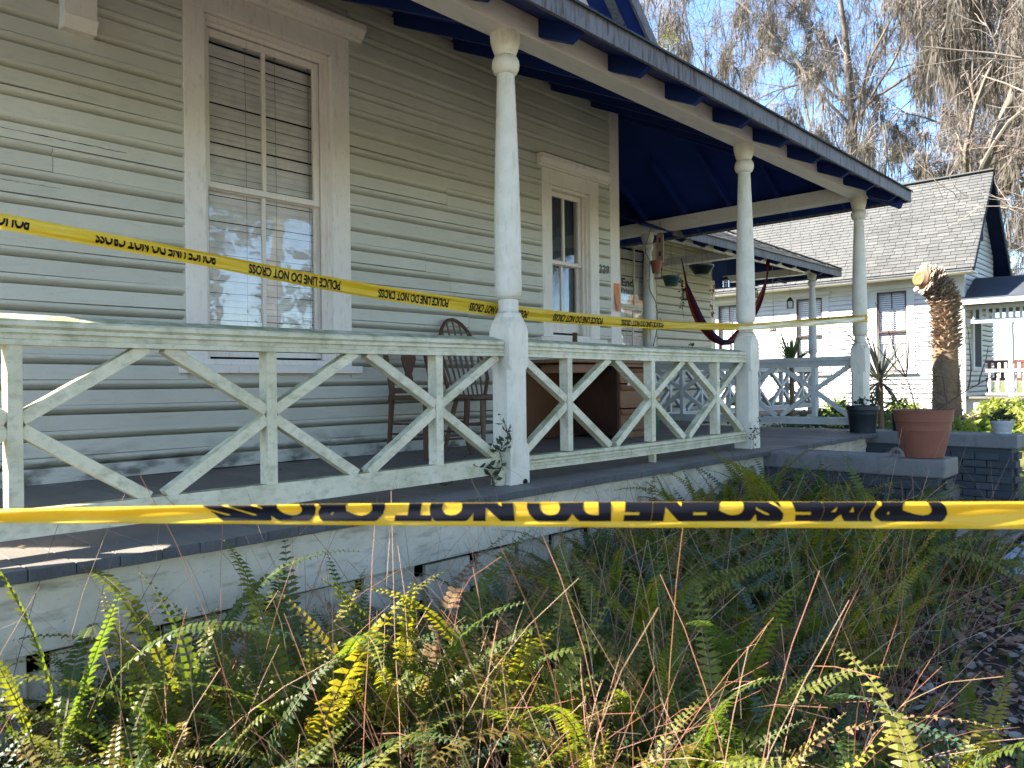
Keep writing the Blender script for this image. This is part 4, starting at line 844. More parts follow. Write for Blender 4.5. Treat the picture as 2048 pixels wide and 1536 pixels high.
def hangpot(name, label, x, y, z, r0, r1, h, mat, ztop, nw=3):
    t = thing(name, label, 'hanging pot', (x, y, z)); MB().lathe([(r0, 0), (r1 * .97, h * .8), (r1, h * .82), (r1, h), (r1 * .93, h)], 0, 0, 24).build('pot_wall', M[mat], t, smooth=True, local=True)
    for k in range(nw): a = 2 * math.pi * k / nw + .4; MB().tube([(r1 * .95 * math.cos(a), r1 * .95 * math.sin(a), h), (0, 0, min(ztop - z, h + .34))], .0018, 3).build('wire', M['wire'], t, local=True)
    if ztop - z > h + .34: MB().tube([(0, 0, h + .34), (0, 0, ztop - z)], .002, 3).build('wire', M['wire'], t, local=True)
    return t
hangpot('hanging_pot', 'teal plastic hanging pot with a trailing vine', 9.45, 5.8, 2.80, .085, .125, .14, 'teal', 3.45)
hangpot('hanging_pot', 'wide dark hanging basket near the wall corner beam', 10.3, 5.8, 3.04, .10, .185, .14, 'blackpot', 3.45)
t = thing('hanging_board', 'faded pink wooden board hanging from the cross beam with two slots', 'board', (8.70, 5.50, 3.0))
MB().extrude([(-.05, .0), (.05, .0), (.05, .37), (.03, .405), (-.03, .405), (-.05, .37)], 'x', -.01, .01).build('plank', M['pink'], t, local=True); MB().tube([(0, 0, .40), (0, 0, .55)], .003, 4).build('cord', M['iron'], t, local=True)
for z in (.1, .28): MB().box(-.013, -.0105, -.014, .014, z, z + .06).build('slot', M['iron'], t, local=True)
hp = thing('hanging_pot', 'small terracotta pot hung on the foot of the pink board', 'hanging pot', (8.63, 5.52, 2.87)); MB().lathe([(.05, 0), (.072, .12), (.08, .122), (.08, .16), (.074, .16)], 0, 0, 20).build('pot_wall', M['terra'], hp, smooth=True, local=True)
def vineobj(name, label, pts, nl, size, mat='vine', r=.0025, par=None, cat='vine'):
    t = thing(name, label, cat, tuple(pts[0])); P = catmull(pts, 8); MB().tube(P, r, 4).build('stem', M['stemdark'], t)
    mb = MB()
    for _ in range(nl):
        c = random.choice(P); leafcloud(mb, c, (.03, .03, .03), 3, size)
    mb.build('leaves', M[mat], t); return t
vineobj('trailing_vine', 'pale vine trailing down from the teal pot', [(9.52, 5.75, 2.94), (9.58, 5.7, 2.85), (9.57, 5.7, 2.6), (9.6, 5.7, 2.35)], 26, .045)
vineobj('trailing_vine', 'dry vine hanging from the dark basket beside the wall corner', [(10.47, 5.75, 3.15), (10.5, 5.72, 2.9), (10.46, 5.72, 2.6), (10.5, 5.72, 2.4)], 16, .05, 'ferndead')
vineobj('twining_vine', 'thin bare vine twining down the back porch post', [(8.2, 5.3, 3.42), (8.35, 5.5, 3.15), (8.74, 5.7, 3.08), (8.76, 5.71, 2.9), (8.74, 5.70, 2.7), (8.88, 5.69, 2.5), (8.92, 5.7, 2.2), (8.76, 5.7, 1.8)], 10, .025, r=.005)
vineobj('twining_vine', 'small leafy vine climbing the foot of the near turned post', [(3.0, 2.98, .92), (3.04, 2.95, 1.0), (3.02, 2.945, 1.08), (3.08, 2.94, 1.14), (3.05, 2.945, 1.26)], 14, .05); vineobj('twining_vine', 'small leafy vine creeping over the floor inside the railing', [(2.75, 3.12, .93), (2.85, 3.05, .96), (2.98, 3.0, 1.0)], 14, .05)
vineobj('twining_vine', 'wispy dark vine tangled round the foot of the second post', [(5.97, 2.9, .75), (6.02, 2.93, .95), (6.06, 2.93, 1.05), (6.12, 2.93, 1.0), (6.14, 2.93, 1.12)], 16, .03)
vineobj('twining_vine', 'leafy sprig rising above the railing before the far window', [(7.3, 4.4, 1.6), (7.45, 4.42, 1.72), (7.62, 4.45, 1.86)], 7, .06)
# hammock
hm = thing('hammock', 'red and navy striped hammock slung across the side porch', 'hammock', (11, 5.75, 2.6))
hp_ = catmull([(9.66, 5.72, 3.03), (9.72, 5.72, 2.86), (9.85, 5.72, 2.62), (10.15, 5.72, 2.28), (10.6, 5.72, 2.06), (11.1, 5.72, 2.08), (11.6, 5.72, 2.38), (12.0, 5.72, 2.72), (12.28, 5.72, 3.1), (12.38, 5.72, 3.38)], 8); n = len(hp_)
for j in range(5):
    mb = MB(); vs = []
    for i, p in enumerate(hp_):
        t_ = i / (n - 1); ww = .02 + .11 * math.sin(math.pi * min(1, max(0, (t_ - .12) / .76))) ** .7
        for q in (j, j + 1):
            a = (q / 5 - .5) * 2.2; vs.append((p.x, p.y + math.sin(a) * ww * .9, p.z - math.cos(a) * ww * .8 + ww * .5))
    mb.add(vs, [(2 * i, 2 * i + 2, 2 * i + 3, 2 * i + 1) for i in range(n - 1)]).build('stripe', M[('ham2', 'ham1', 'ham1', 'ham3', 'ham1')[j]], hm, smooth=True)
MB().tube([(9.66, 5.72, 3.03), (9.64, 5.74, 3.2)], .012, 6).build('hook', M['iron'], hm); MB().tube([(12.38, 5.72, 3.38), (12.4, 5.74, 3.45)], .03, 6).build('hook', M['ham1'], hm)
MB().tube([(12.45, 5.68, 3.45), (12.47, 5.68, 2.5), (12.55, 5.68, 2.3)], .004, 4).build('cord', M['rope'], hm)

# ------------------------------------------------------------------ neighbour house
NH = thing('neighbour_house', 'white clapboard house next door with a grey shingle roof and brown sashes', 'house', (20, 4.55, 0))
XN = 20.0; YC = 4.555
boxobj('inner_wall', M['void'], NH, XN + .12, 22.85, YC + .12, 15, .3, 3.95)
NW = [(5.60, 6.62), (7.62, 8.64), (9.9, 10.9)]
mb = MB().box(XN + .02, XN + .1, YC + .05, 15, .62, 1.6).box(XN + .02, XN + .1, YC + .05, 15, 3.6, 4.0); yy = [YC + .05] + [q for a in NW for q in (a[0] + .16, a[1] - .16)] + [15]
for i in range(4): mb.box(XN + .02, XN + .1, yy[2 * i], yy[2 * i + 1], 1.6, 3.6)
nw_ = mb.build('side_wall', M['white'], NH)
z = .66; e = .112
while z < 3.92:
    if z + e > 1.58 and z < 3.68:
        ys = [YC + .1] + [q for a in NW for q in a] + [15]; segs = [(ys[2 * i], ys[2 * i + 1]) for i in range(len(NW) + 1)]
    else: segs = [(YC + .1, 15)]
    for a, b in segs: course(nw_, XN, a, b, z, e, 'white', 'x', .001)
    z += e
boxobj('corner_board', M['white'], NH, XN - .03, XN + .1, YC - .02, YC + .12, .6, 4.05); boxobj('water_table', M['white'], NH, XN - .05, XN + .05, YC - .02, 15, .60, .665); boxobj('frieze', M['white'], NH, XN - .022, XN + .02, YC + .12, 15, 3.62, 3.95)
for a, b in NW:
    w_ = MB().box(XN - .035, XN + .02, a, a + .17, 1.62, 3.58).box(XN - .035, XN + .02, b - .17, b, 1.62, 3.58).box(XN - .035, XN + .02, a, b, 3.58, 3.72).build('window', M['white'], NH)
    boxobj('crown', M['white'], w_, XN - .10, XN - .0351, a - .06, b + .06, 3.63, 3.73, .02); boxobj('sill', M['white'], w_, XN - .09, XN + .02, a - .05, b + .05, 1.57, 1.62)
    for z0, z1, dx in ((2.58, 3.58, 0), (1.62, 2.62, .03)):
        mb = MB().box(XN - .01 + dx, XN + .02 + dx, a + .17, a + .21, z0, z1).box(XN - .01 + dx, XN + .02 + dx, b - .21, b - .17, z0, z1).box(XN - .009 + dx, XN + .019 + dx, a + .21, b - .21, z0, z0 + .045).box(XN - .009 + dx, XN + .019 + dx, a + .21, b - .21, z1 - .04, z1)
        mb.build('sash', M['brownframe'], w_); ym = (a + b) / 2; boxobj('muntin', M['brownframe'], w_, XN - .008 + dx, XN + .018 + dx, ym - .011, ym + .011, z0 + .045, z1 - .04)
        for q0, q1 in ((a + .21, ym - .011), (ym + .011, b - .21)): boxobj('pane', M['glass'], w_, XN + .004 + dx, XN + .006 + dx, q0, q1, z0 + .045, z1 - .04)
    mb = MB().add([(-.0, a + .19, .02), (-.02, a + .19, -.02), (-.02, b - .19, -.02), (0, b - .19, .02)], [(0, 1, 2, 3)]); me = mb.mesh('slat', M['slatw'])
    z = 3.54
    while z > (2.3 if a < 7 else 2.2): piece('slat', me, w_, (XN + .065, 0 + wloc(w_).y, z), (0, 0, 0)).location.y = -wloc(w_).y; z -= .052
    boxobj('curtain', M['slatw'], w_, XN + .075, XN + .079, a + .17, b - .17, 1.6, 2.5); boxobj('room_wall', M['room'], w_, XN + .117, XN + .119, a + .17, b - .17, 1.6, 3.6)
# roof: slope from eave to ridge
EX, EZ, RX, RZ, GY = 19.42, 3.92, 21.5, 6.46, 4.25
def rp(s_, y, off=0.0):       # s_ 0..1 up the slope
    nx, nz = -(RZ - EZ), (RX - EX); L = math.hypot(nx, nz); return (EX + (RX - EX) * s_ + nx / L * off, y, EZ + (RZ - EZ) * s_ + nz / L * off)
mb = MB(); mb.add([rp(0, GY, -.09), rp(1, GY, -.09), rp(1, 15.3, -.09), rp(0, 15.3, -.09), rp(0, GY), rp(1, GY), rp(1, 15.3), rp(0, 15.3)], [(0, 1, 2, 3), (7, 6, 5, 4), (0, 4, 5, 1), (1, 5, 6, 2), (2, 6, 7, 3), (3, 7, 4, 0)])
nr_ = mb.build('roof', M['navydark'], NH)
mb = MB(); mb.add([(2 * RX - x, y, z) for x, y, z in [rp(0, GY, -.09), rp(1, GY, -.09), rp(1, 15.3, -.09), rp(0, 15.3, -.09), rp(0, GY), rp(1, GY), rp(1, 15.3), rp(0, 15.3)]], [(3, 2, 1, 0), (4, 5, 6, 7), (1, 5, 4, 0), (2, 6, 5, 1), (3, 7, 6, 2), (0, 4, 7, 3)]).build('roof', M['navydark'], NH)
SLN = math.hypot(RX - EX, RZ - EZ); nc = 29; ce = SLN / nc; rest = MB(); cnt = 0; cand = []
for r in range(nc):
    y = GY - .04 - ru(0, .3)
    while y < 15:
        wv = ru(.2, .3); cand.append((r, max(GY - .03, y), y + wv - .009)); y += wv
cand = [c for c in cand if c[2] - c[1] > .05]; cand.sort(key=lambda c: c[1])
for i, (r, a, b) in enumerate(cand):
    s0, s1 = (r * ce - .02) / SLN, ((r + 1) * ce + .03) / SLN; s1 = min(s1, 1.005); h0 = .024 + ru(0, .006)
    vs = [rp(s0, a, .002), rp(s0, b, .002), rp(s1, b, .001), rp(s1, a, .001), rp(s0, a, h0), rp(s0, b, h0), rp(s1, b, .006), rp(s1, a, .006)]; fs = [(0, 1, 2, 3), (7, 6, 5, 4), (0, 4, 5, 1), (1, 5, 6, 2), (2, 6, 7, 3), (3, 7, 4, 0)]
    if i < 300: MB().add(vs, fs).build('shingle', M['shingle'], nr_)
    else: rest.add(vs, fs)
rest.build('shingles', M['shingle'], nr_, kind='stuff')
MB().bar(rp(1, GY - .04, .02), rp(1, 15.3, .02), .2, .03, (1, 0, 0)).build('ridge_cap', M['shingle'], NH)
for s_ in (1, -1):
    a, b = rp(0, GY, -.05), rp(1, GY, -.05)
    if s_ < 0: a, b = (2 * RX - a[0], a[1], a[2]), (2 * RX - b[0], b[1], b[2])
    MB().bar((a[0], GY - .012, a[2]), (b[0], GY - .012, b[2]), .025, .14, (0, 1, 0)).build('rake_board', M['darkshingle'], NH)
boxobj('eave_soffit', M['beam'], NH, EX + .02, XN + .02, GY + .02, 15.3, EZ - .09, EZ - .06); boxobj('eave_board', M['fascia'], NH, EX - .012, EX + .018, GY, 15.3, EZ - .05, EZ + .01)
# front gable wall with planks
gwall = MB().extrude([(XN + .05, .62), (22.95, .62), (22.95, 4.0), (RX, 6.3), (XN + .05, 4.3)], 'y', YC + .06, YC + .1).build('gable_wall', M['white'], NH)
z = .66
while z < 6.0:
    hw = (23.0 - XN) / 2 if z < 4.0 else max(0, (6.28 - z) / 1.22)
    if hw > .12: course(gwall, YC + .04, max(XN + .09, RX - hw), min(22.95, RX + hw), z, .125, 'white', 'y', .001)
    z += .125
vt = boxobj('vent', M['white'], NH, RX - .34, RX + .34, YC - .03, YC + .03, 4.72, 5.45); boxobj('louvre_recess', M['room'], vt, RX - .26, RX + .26, YC - .034, YC - .031, 4.8, 5.38)  # dim sheet on the vent paints the shade behind the louvres
me = MB().add([(-.26, 0, 0), (.26, 0, 0), (.26, .02, .03), (-.26, .02, .03)], [(0, 1, 2, 3)]).mesh('slat', M['navy'])
for k in range(12): piece('slat', me, vt, (RX, YC - .058, 4.82 + k * .046))
gw = boxobj('window', M['white'], NH, 20.62, 21.5, YC - .05, YC + .03, 1.62, 3.4, label='narrow dark window on the side porch wall'); boxobj('pane', M['room'], gw, 20.76, 21.36, YC - .055, YC - .051, 1.72, 3.28)
# side porch of the neighbour
PXN = 20.12
boxobj('porch_deck', M['floor'], NH, PXN - .1, 23, -1.5, YC, .98, 1.03); boxobj('porch_skirt', M['white'], NH, PXN - .02, PXN + .02, -1.5, YC, .5, .979); boxobj('porch_ceiling', M['navy'], NH, PXN - .2, 23.2, -1.8, YC, 3.14, 3.17)
quad('porch_roof', [(PXN - .32, -1.9, 3.17), (PXN - .32, YC + .12, 3.17), (21.0, YC + .12 - .02, 3.79), (22.0, -.2, 3.79)], .05, M['darkshingle'], NH); quad('porch_roof', [(22.0, -.2, 3.79), (21.0, YC + .1, 3.79), (23.6, YC + .12, 3.2), (23.6, -1.9, 3.2)], .05, M['darkshingle'], NH)
boxobj('porch_fascia', M['white'], NH, PXN - .345, PXN - .322, -1.9, YC + .12, 3.12, 3.225); boxobj('porch_beam', M['white'], NH, PXN - .05, PXN + .05, -1.6, YC - .01, 2.70, 2.80); boxobj('porch_beam', M['white'], NH, PXN - .05, PXN + .05, -1.6, YC - .01, 3.02, 3.12)
for i in range(22): boxobj('spindle', M['white'], NH, PXN - .02, PXN + .02, 4.35 - i * .13, 4.40 - i * .13, 2.8, 3.02)
rl = boxobj('porch_rail', M['white'], NH, PXN - .05, PXN + .05, 1.4, 4.16, 1.58, 1.65); boxobj('bottom_rail', M['white'], rl, PXN - .04, PXN + .04, 1.4, 4.16, 1.06, 1.11)
me = MB().lathe([(.03, 0), (.035, .03), (.02, .06), (.045, .14), (.05, .2), (.03, .3), (.022, .38), (.034, .41), (.03, .47)], 0, 0, 8).mesh('baluster', M['white'], smooth=True)
for i in range(16): piece('baluster', me, rl, (PXN, 4.08 - i * .165, 1.11))
for y in (3.66, .6):
    pst = boxobj('porch_post', M['railfar'], NH, PXN - .055, PXN + .055, y - .055, y + .055, 1.03, 1.75); MB().lathe([(.05, 1.75), (.06, 1.8), (.06, 2.3), (.045, 2.6), (.06, 2.66), (.06, 2.7)], PXN, y, 12).build('shaft', M['railfar'], pst, smooth=True)
bp = thing('porch_swing', 'brown slatted bench on the neighbour porch behind the white balusters', 'bench', (20.7, 3.2, 1.03))
boxobj('top_rail', M['benchwood'], bp, 20.68, 20.73, 2.2, 4.28, 1.80, 1.86); boxobj('lower_rail', M['benchwood'], bp, 20.68, 20.73, 2.2, 4.28, 1.40, 1.45); boxobj('seat', M['benchwood'], bp, 20.73, 21.2, 2.2, 4.28, 1.38, 1.42)
for i in range(16): boxobj('slat', M['benchwood'], bp, 20.69, 20.72, 2.22 + i * .13, 2.29 + i * .13, 1.45, 1.80)
for y in (2.25, 4.23): boxobj('leg', M['benchwood'], bp, 20.68, 20.74, y - .03, y + .03, 1.03, 1.40)
fh = thing('distant_house', 'tall white building far behind the neighbour gable', 'building', (44, 4.6, 0))
boxobj('wall', M['white'], fh, 44, 47, 3.0, 4.95, 0, 8.2); quad('roof', [(43.8, 2.8, 8.2), (47.2, 2.8, 8.2), (47.2, 5.1, 8.2), (43.8, 5.1, 8.2)], .3, M['shingle'], fh)
for k in range(6): boxobj('siding_shadow_board', M['white'], fh, 43.94, 44, 3.0, 4.95, 3.6 + k * .75, 3.68 + k * .75)

# ------------------------------------------------------------------ palm stump
pm = thing('palm_stump', 'beheaded palm trunk with shaggy leaf bases and an orange cut end', 'palm tree', (16.5, 4.06, .3))
axis = catmull([(0, 0, -.1), (.0, .01, .8), (0, .02, 1.6), (-.0, .0, 2.4), (-.06, .05, 2.78), (-.2, .19, 3.02), (-.37, .36, 3.08)], 8); na = len(axis)
rad = [.28 - .1 * min(1, i / na * 2.0) if i / na < .5 else .178 + .012 * math.sin(i) for i in range(na)]; rad[-1] = .15; rad[-2] = .16
MB().tube(axis, rad, 16).build('trunk', M['palmbark'], pm, smooth=True, local=True)
MB().lathe([(.16, -.03), (.135, .02), (.1, .03), (.06, .01), (.001, .03)], 0, 0, 16, caps=False).build('cut_end', M['cutwood'], pm, local=True).matrix_local = Matrix.Translation(axis[-1]) @ Vector((-.85, .3, .25)).to_track_quat('Z', 'Y').to_matrix().to_4x4()
mb = MB(); mb.add([(-.045, 0, 0), (.045, 0, 0), (.055, .03, .05), (-.055, .03, .05), (-.04, .10, .11), (.04, .10, .11), (-.03, .125, .125), (.03, .125, .125), (-.035, .03, -.02), (.035, .03, -.02), (0, .11, .075)], [(0, 1, 2, 3), (3, 2, 5, 4), (4, 5, 7, 6), (0, 8, 9, 1), (8, 10, 9), (4, 6, 10, 8, 0), (1, 9, 10, 7, 5)])
me = mb.mesh('leaf_base', M['palmboot']); k = 0
for i in range(290):
    q = i / 290; zc = .36 + .575 * q; idx = min(na - 2, int(zc * (na - 1))); ax = axis[idx].lerp(axis[idx + 1], zc * (na - 1) - idx); tg = (axis[idx + 1] - axis[idx]).normalized(); a = i * 2.39996 + ru(-.1, .1)
    u = tg.orthogonal().normalized(); v = tg.cross(u); d = u * math.cos(a) + v * math.sin(a)
    m3 = Matrix((d.cross(tg), d, tg)).transposed(); o = bpy.data.objects.new('leaf_base', me); COL.objects.link(o); o.parent = pm
    sc = ru(.55, .85) * (.6 + .5 * min(1, q * 4)); o.matrix_local = Matrix.Translation(ax + d * (rad[idx] - .015)) @ (m3 @ Matrix.Rotation(ru(-.75, -.2), 3, 'X') @ Matrix.Diagonal((sc * 1.35, sc, sc))).to_4x4()
rest = MB()
for i in range(420):
    q = (i + .5) / 420; zc = .36 + .575 * q; idx = min(na - 2, int(zc * (na - 1))); ax = axis[idx].lerp(axis[idx + 1], zc * (na - 1) - idx); tg = (axis[idx + 1] - axis[idx]).normalized(); a = i * 2.39996 + 1 + ru(-.15, .15)
    u = tg.orthogonal().normalized(); v = tg.cross(u); d = u * math.cos(a) + v * math.sin(a); m3 = Matrix((d.cross(tg), d, tg)).transposed(); sc = ru(.5, .8)
    mm = Matrix.Translation(ax + d * (rad[idx] - .012)) @ (m3 @ Matrix.Rotation(ru(-.8, -.2), 3, 'X') @ Matrix.Diagonal((sc * 1.35, sc, sc))).to_4x4()
    rest.add([mm @ w_.co for w_ in me.vertices], [tuple(p_.vertices) for p_ in me.polygons])
rest.build('leaf_bases', M['palmboot'], pm, local=True, kind='stuff')
mb = MB()
for i in range(800):
    q = ru(.02, .42); idx = int(q * (na - 1)); ax = axis[idx]; a = ru(0, 6.28); d = Vector((math.cos(a), math.sin(a), 0)); p = ax + d * (rad[idx] - .01) + Vector((0, 0, ru(-.1, .1))); sd_ = Vector((-d.y, d.x, 0)) * ru(.02, .06)
    mb.add([p - sd_, p + sd_, p + d * .04 + sd_ * .5 + Vector((0, 0, .03)), p + d * .04 - sd_ * .5 + Vector((0, 0, .03))], [(0, 1, 2, 3)])
mb.build('fibre', M['palmboot'], pm, local=True, kind='stuff')

# ------------------------------------------------------------------ trees
def grow(acc, p, d, L, r, lvl, cfg):
    """acc: dict of MBs and the list of points that can carry moss"""
    n = cfg['seg'][lvl]; pts = [Vector(p)]; rs = [r]; d = Vector(d).normalized(); r1 = r * cfg['taper'][lvl]
    for i in range(n):
        wg = cfg['wig'][lvl]; d = (d + Vector((ru(-wg, wg), ru(-wg, wg), ru(-wg, wg) + cfg['up'][lvl]))).normalized()
        pts.append(pts[-1] + d * L / n); rs.append(r + (r1 - r) * (i + 1) / n)
    acc['trunk' if lvl == 0 else ('crown' if lvl < 3 else 'twig')].tube(pts, rs, (10, 6, 4, 3, 3)[lvl], caps=False)
    if lvl >= 1 and lvl <= 3: acc['pts'].append((pts, lvl))
    if lvl + 1 < len(cfg['kids']) + 1 and lvl < len(cfg['kids']):
        for k in range(cfg['kids'][lvl]):
            t = ru(cfg['t0'][lvl], 1); i = min(n - 1, int(t * n)); q = pts[i].lerp(pts[i + 1], t * n - i); dd = (pts[i + 1] - pts[i]).normalized()
            a = ru(0, 6.28); o = dd.orthogonal().normalized(); o2 = dd.cross(o); sp_ = cfg['spread'][lvl]; nd = dd * math.cos(sp_) + (o * math.cos(a) + o2 * math.sin(a)) * math.sin(sp_)
            grow(acc, q, nd, L * cfg['len'][lvl] * ru(.6, 1.15), max(.008, rs[i] * cfg['rad'][lvl]), lvl + 1, cfg)
CFG = dict(seg=(10, 9, 7, 5, 3), taper=(.3, .3, .3, .4, .5), wig=(.16, .24, .3, .34, .3), up=(.05, .06, .03, .03, .0), kids=(11, 8, 6, 3), t0=(.28, .2, .15, .1), spread=(.8, .8, .75, .7), len=(.55, .5, .46, .5), rad=(.5, .42, .42, .55))
def moss_on(mb, pts_list, n, lmin, lmax, zmin):
    for _ in range(n):
        pts, lvl = random.choice(pts_list); i = random.randrange(len(pts) - 1); dr = pts[i + 1] - pts[i]; c = pts[i].lerp(pts[i + 1], rnd())
        if c.z < zmin: continue
        L0 = ru(lmin, lmax) * (1.0 if rnd() < .7 else .4); sp_ = ru(.15, .5)
        for _ in range(random.randint(16, 34)):
            e = random.gauss(0, .5); p = c + Vector((random.gauss(0, .11), random.gauss(0, .11), ru(-.08, .1))) + dr.normalized() * e * sp_; L = L0 * max(.1, (1 - .6 * abs(e)) * ru(.2, 1.05)); w_ = ru(.008, .024); a = ru(0, 3.14)
            nq = 5; vs = []; ox = oy = 0; sx, sy = random.gauss(0, .05), random.gauss(0, .05)
            for k in range(nq + 1):
                t = k / nq; f = ((.5 + 1.6 * t) if t < .35 else (1.06 * (1 - t) / .65 + .06)) * ru(.5, 1.6); aa = a + k * .5; dx, dy = math.cos(aa) * w_ * f, math.sin(aa) * w_ * f
                vs += [(p.x + ox - dx, p.y + oy - dy, p.z - L * t), (p.x + ox + dx, p.y + oy + dy, p.z - L * t)]; ox += sx + ru(-.06, .06); oy += sy + ru(-.06, .06)
            mb.add(vs, [(2 * k, 2 * k + 1, 2 * k + 3, 2 * k + 2) for k in range(nq)])
        for _ in range(26):      # fuzzy tangle on the branch
            p = c + dr.normalized() * ru(-.4, .4) + Vector((random.gauss(0, .1), random.gauss(0, .1), random.gauss(-.05, .1))); d = Vector((ru(-1, 1), ru(-1, 1), ru(-1.2, .5))).normalized() * ru(.1, .4); s_ = d.orthogonal().normalized() * .011
            mb.add([p - s_, p + s_, p + d], [(0, 1, 2)])
def tree(label, base, d, L, r, seed, moss, cfg=CFG, ml=(.7, 3.6), mat='bark', mist=0, zmin=5, twigmat='budtwig'):
    random.seed(seed); t = thing('mossy_tree' if moss else 'bare_tree', label, 'tree', base, 0, None)
    acc = dict(trunk=MB(), crown=MB(), twig=MB(), pts=[]); grow(acc, base, d, L, r, 0, cfg)
    acc['trunk'].build('trunk', M[mat], t, smooth=True); acc['crown'].build('crown', M[mat], t, smooth=True); acc['twig'].build('twigs', M[mat], t, kind='stuff')
    mb = MB()
    for pts, lvl in acc['pts']:
        if lvl == 3:
            for q in pts[1:]:
                for _ in range(3):
                    dd = Vector((ru(-1, 1), ru(-1, 1), ru(-.6, 1))).normalized() * ru(.2, .7); s_ = dd.orthogonal().normalized() * .008; mb.add([q - s_, q + s_, q + dd * .6 + s_ * .5 + Vector((ru(-.05, .05),) * 3), q + dd], [(0, 1, 2), (0, 2, 3)])
    mb.build('twig_spray', M[twigmat], t, kind='stuff')
    if moss:
        mb = MB(); moss_on(mb, acc['pts'], moss, *ml, zmin); mb.build('moss', M['moss'], t, kind='stuff')
    for _ in range(mist):
        pts, lvl = random.choice([q for q in acc['pts'] if q[1] >= 2]); mb = MB(); leafcloud(mb, pts[-1], (.45, .45, .6), 150, .16); mb.build('leaf_cluster', M['mistletoe'], t)
    return t
tree('tall bare tree with moss rising over the near porch roof edge', (31.5, 16.0, 0), (-.12, .02, 1), 19, .26, 3, 200, mist=5)
tree('moss draped tree above the middle of the porch eave', (34, 11.4, 0), (.02, .05, 1), 20, .27, 8, 300, ml=(.8, 4.4), mist=2)
tree('dark limbed tree heavy with moss behind the neighbour ridge', (31, 8.3, 0), (.1, -.12, 1), 17, .33, 21, 430, ml=(.8, 4.2), mist=1)
tree('moss draped tree behind the neighbour gable end', (38, 6.0, 0), (.0, .06, 1), 20, .27, 15, 330, ml=(.8, 4.2), mist=1)
tree('slender bare tree far behind the near roof gable', (44, 26, 0), (-.05, .0, 1), 20, .25, 33, 90, mist=1)
tree('distant mossy tree at the far right of the sky', (52, 4.0, 0), (0, .08, 1), 18, .3, 41, 330, ml=(1.2, 4), mist=0)
tree('distant mossy tree low between the two roofs', (50, 14.0, 0), (0, .0, 1), 16, .3, 52, 330, ml=(1.2, 4), mist=0)
CB = dict(seg=(6, 9, 7, 5, 3), taper=(.6, .3, .3, .4, .5), wig=(.06, .15, .22, .3, .3), up=(.0, .03, .03, .04, .0), kids=(7, 5, 4, 0), t0=(.5, .2, .15, .1), spread=(.95, .6, .65, .7), len=(.95, .5, .45, .5), rad=(.33, .5, .55, .6))
random.seed(77)
bt = thing('bare_tree', 'pale leafless tree reaching in from beyond the right edge over the neighbour roof', 'tree', (17.6, -.6, .3))
acc = dict(trunk=MB(), crown=MB(), twig=MB(), pts=[])
acc['trunk'].tube([(17.6, -.6, .2), (17.5, -.55, 2), (17.3, -.4, 4.2), (17.2, -.2, 6), (17.0, 0, 8.5)], [.2, .17, .15, .12, .08], 10)
for z0, d, L, r in ((6.0, (-.45, .75, .25), 5.0, .042), (6.6, (-.6, .6, .5), 5.2, .045), (4.6, (-.5, .8, .12), 4.2, .034), (5.2, (-.25, .95, .35), 4.6, .038), (7.4, (-.3, .7, .8), 5.0, .04), (7.9, (-.65, .45, .6), 4.6, .038), (3.9, (-.4, .85, -.02), 3.6, .028)):
    grow(acc, (17.25, -.25, z0), d, L, r, 1, CB)
acc['trunk'].build('trunk', M['palebark'], bt, smooth=True); acc['crown'].build('crown', M['palebark'], bt, smooth=True); acc['twig'].build('twigs', M['palebark'], bt, kind='stuff')
# trees across the street behind the viewer, mirrored in the window panes
src = [o for o in bpy.data.objects if o.name.startswith('mossy_tree') and o.parent is None]
for k, (x, y) in enumerate(((7, -17), (15, -15), (24, -18), (-1, -20), (32, -14))):
    s_ = src[k % 4]; c = s_.copy(); COL.objects.link(c); c.location = (x, y, 0); c.rotation_euler = (0, 0, 1.3 * k); c['label'] = 'mossy street tree mirrored in the window panes'; c['group'] = 'trees across the street'
    for q in s_.children: cc = q.copy(); COL.objects.link(cc); cc.parent = c

for k, (x, y, h) in enumerate(((9.5, -17.5, 9), (14, -18.5, 10), (19, -17.5, 8.5), (25, -18, 10), (31, -17, 9))):
    t = thing('street_tree', 'leafy evergreen tree across the street mirrored in the panes', 'tree', (x, y, 0), 0, 'trees across the street'); MB().tube([(x, y, 0), (x + .1, y, h * .35), (x, y, h * .7)], [.22, .17, .08], 8).build('trunk', M['bark'], t); mb = MB()
    for _ in range(16): leafcloud(mb, (x + ru(-2, 2), y + ru(-1.2, 1.2), ru(1.6, h)), (1.1, 1.0, .9), 55, .5)
    mb.build('crown', M['bush'], t)
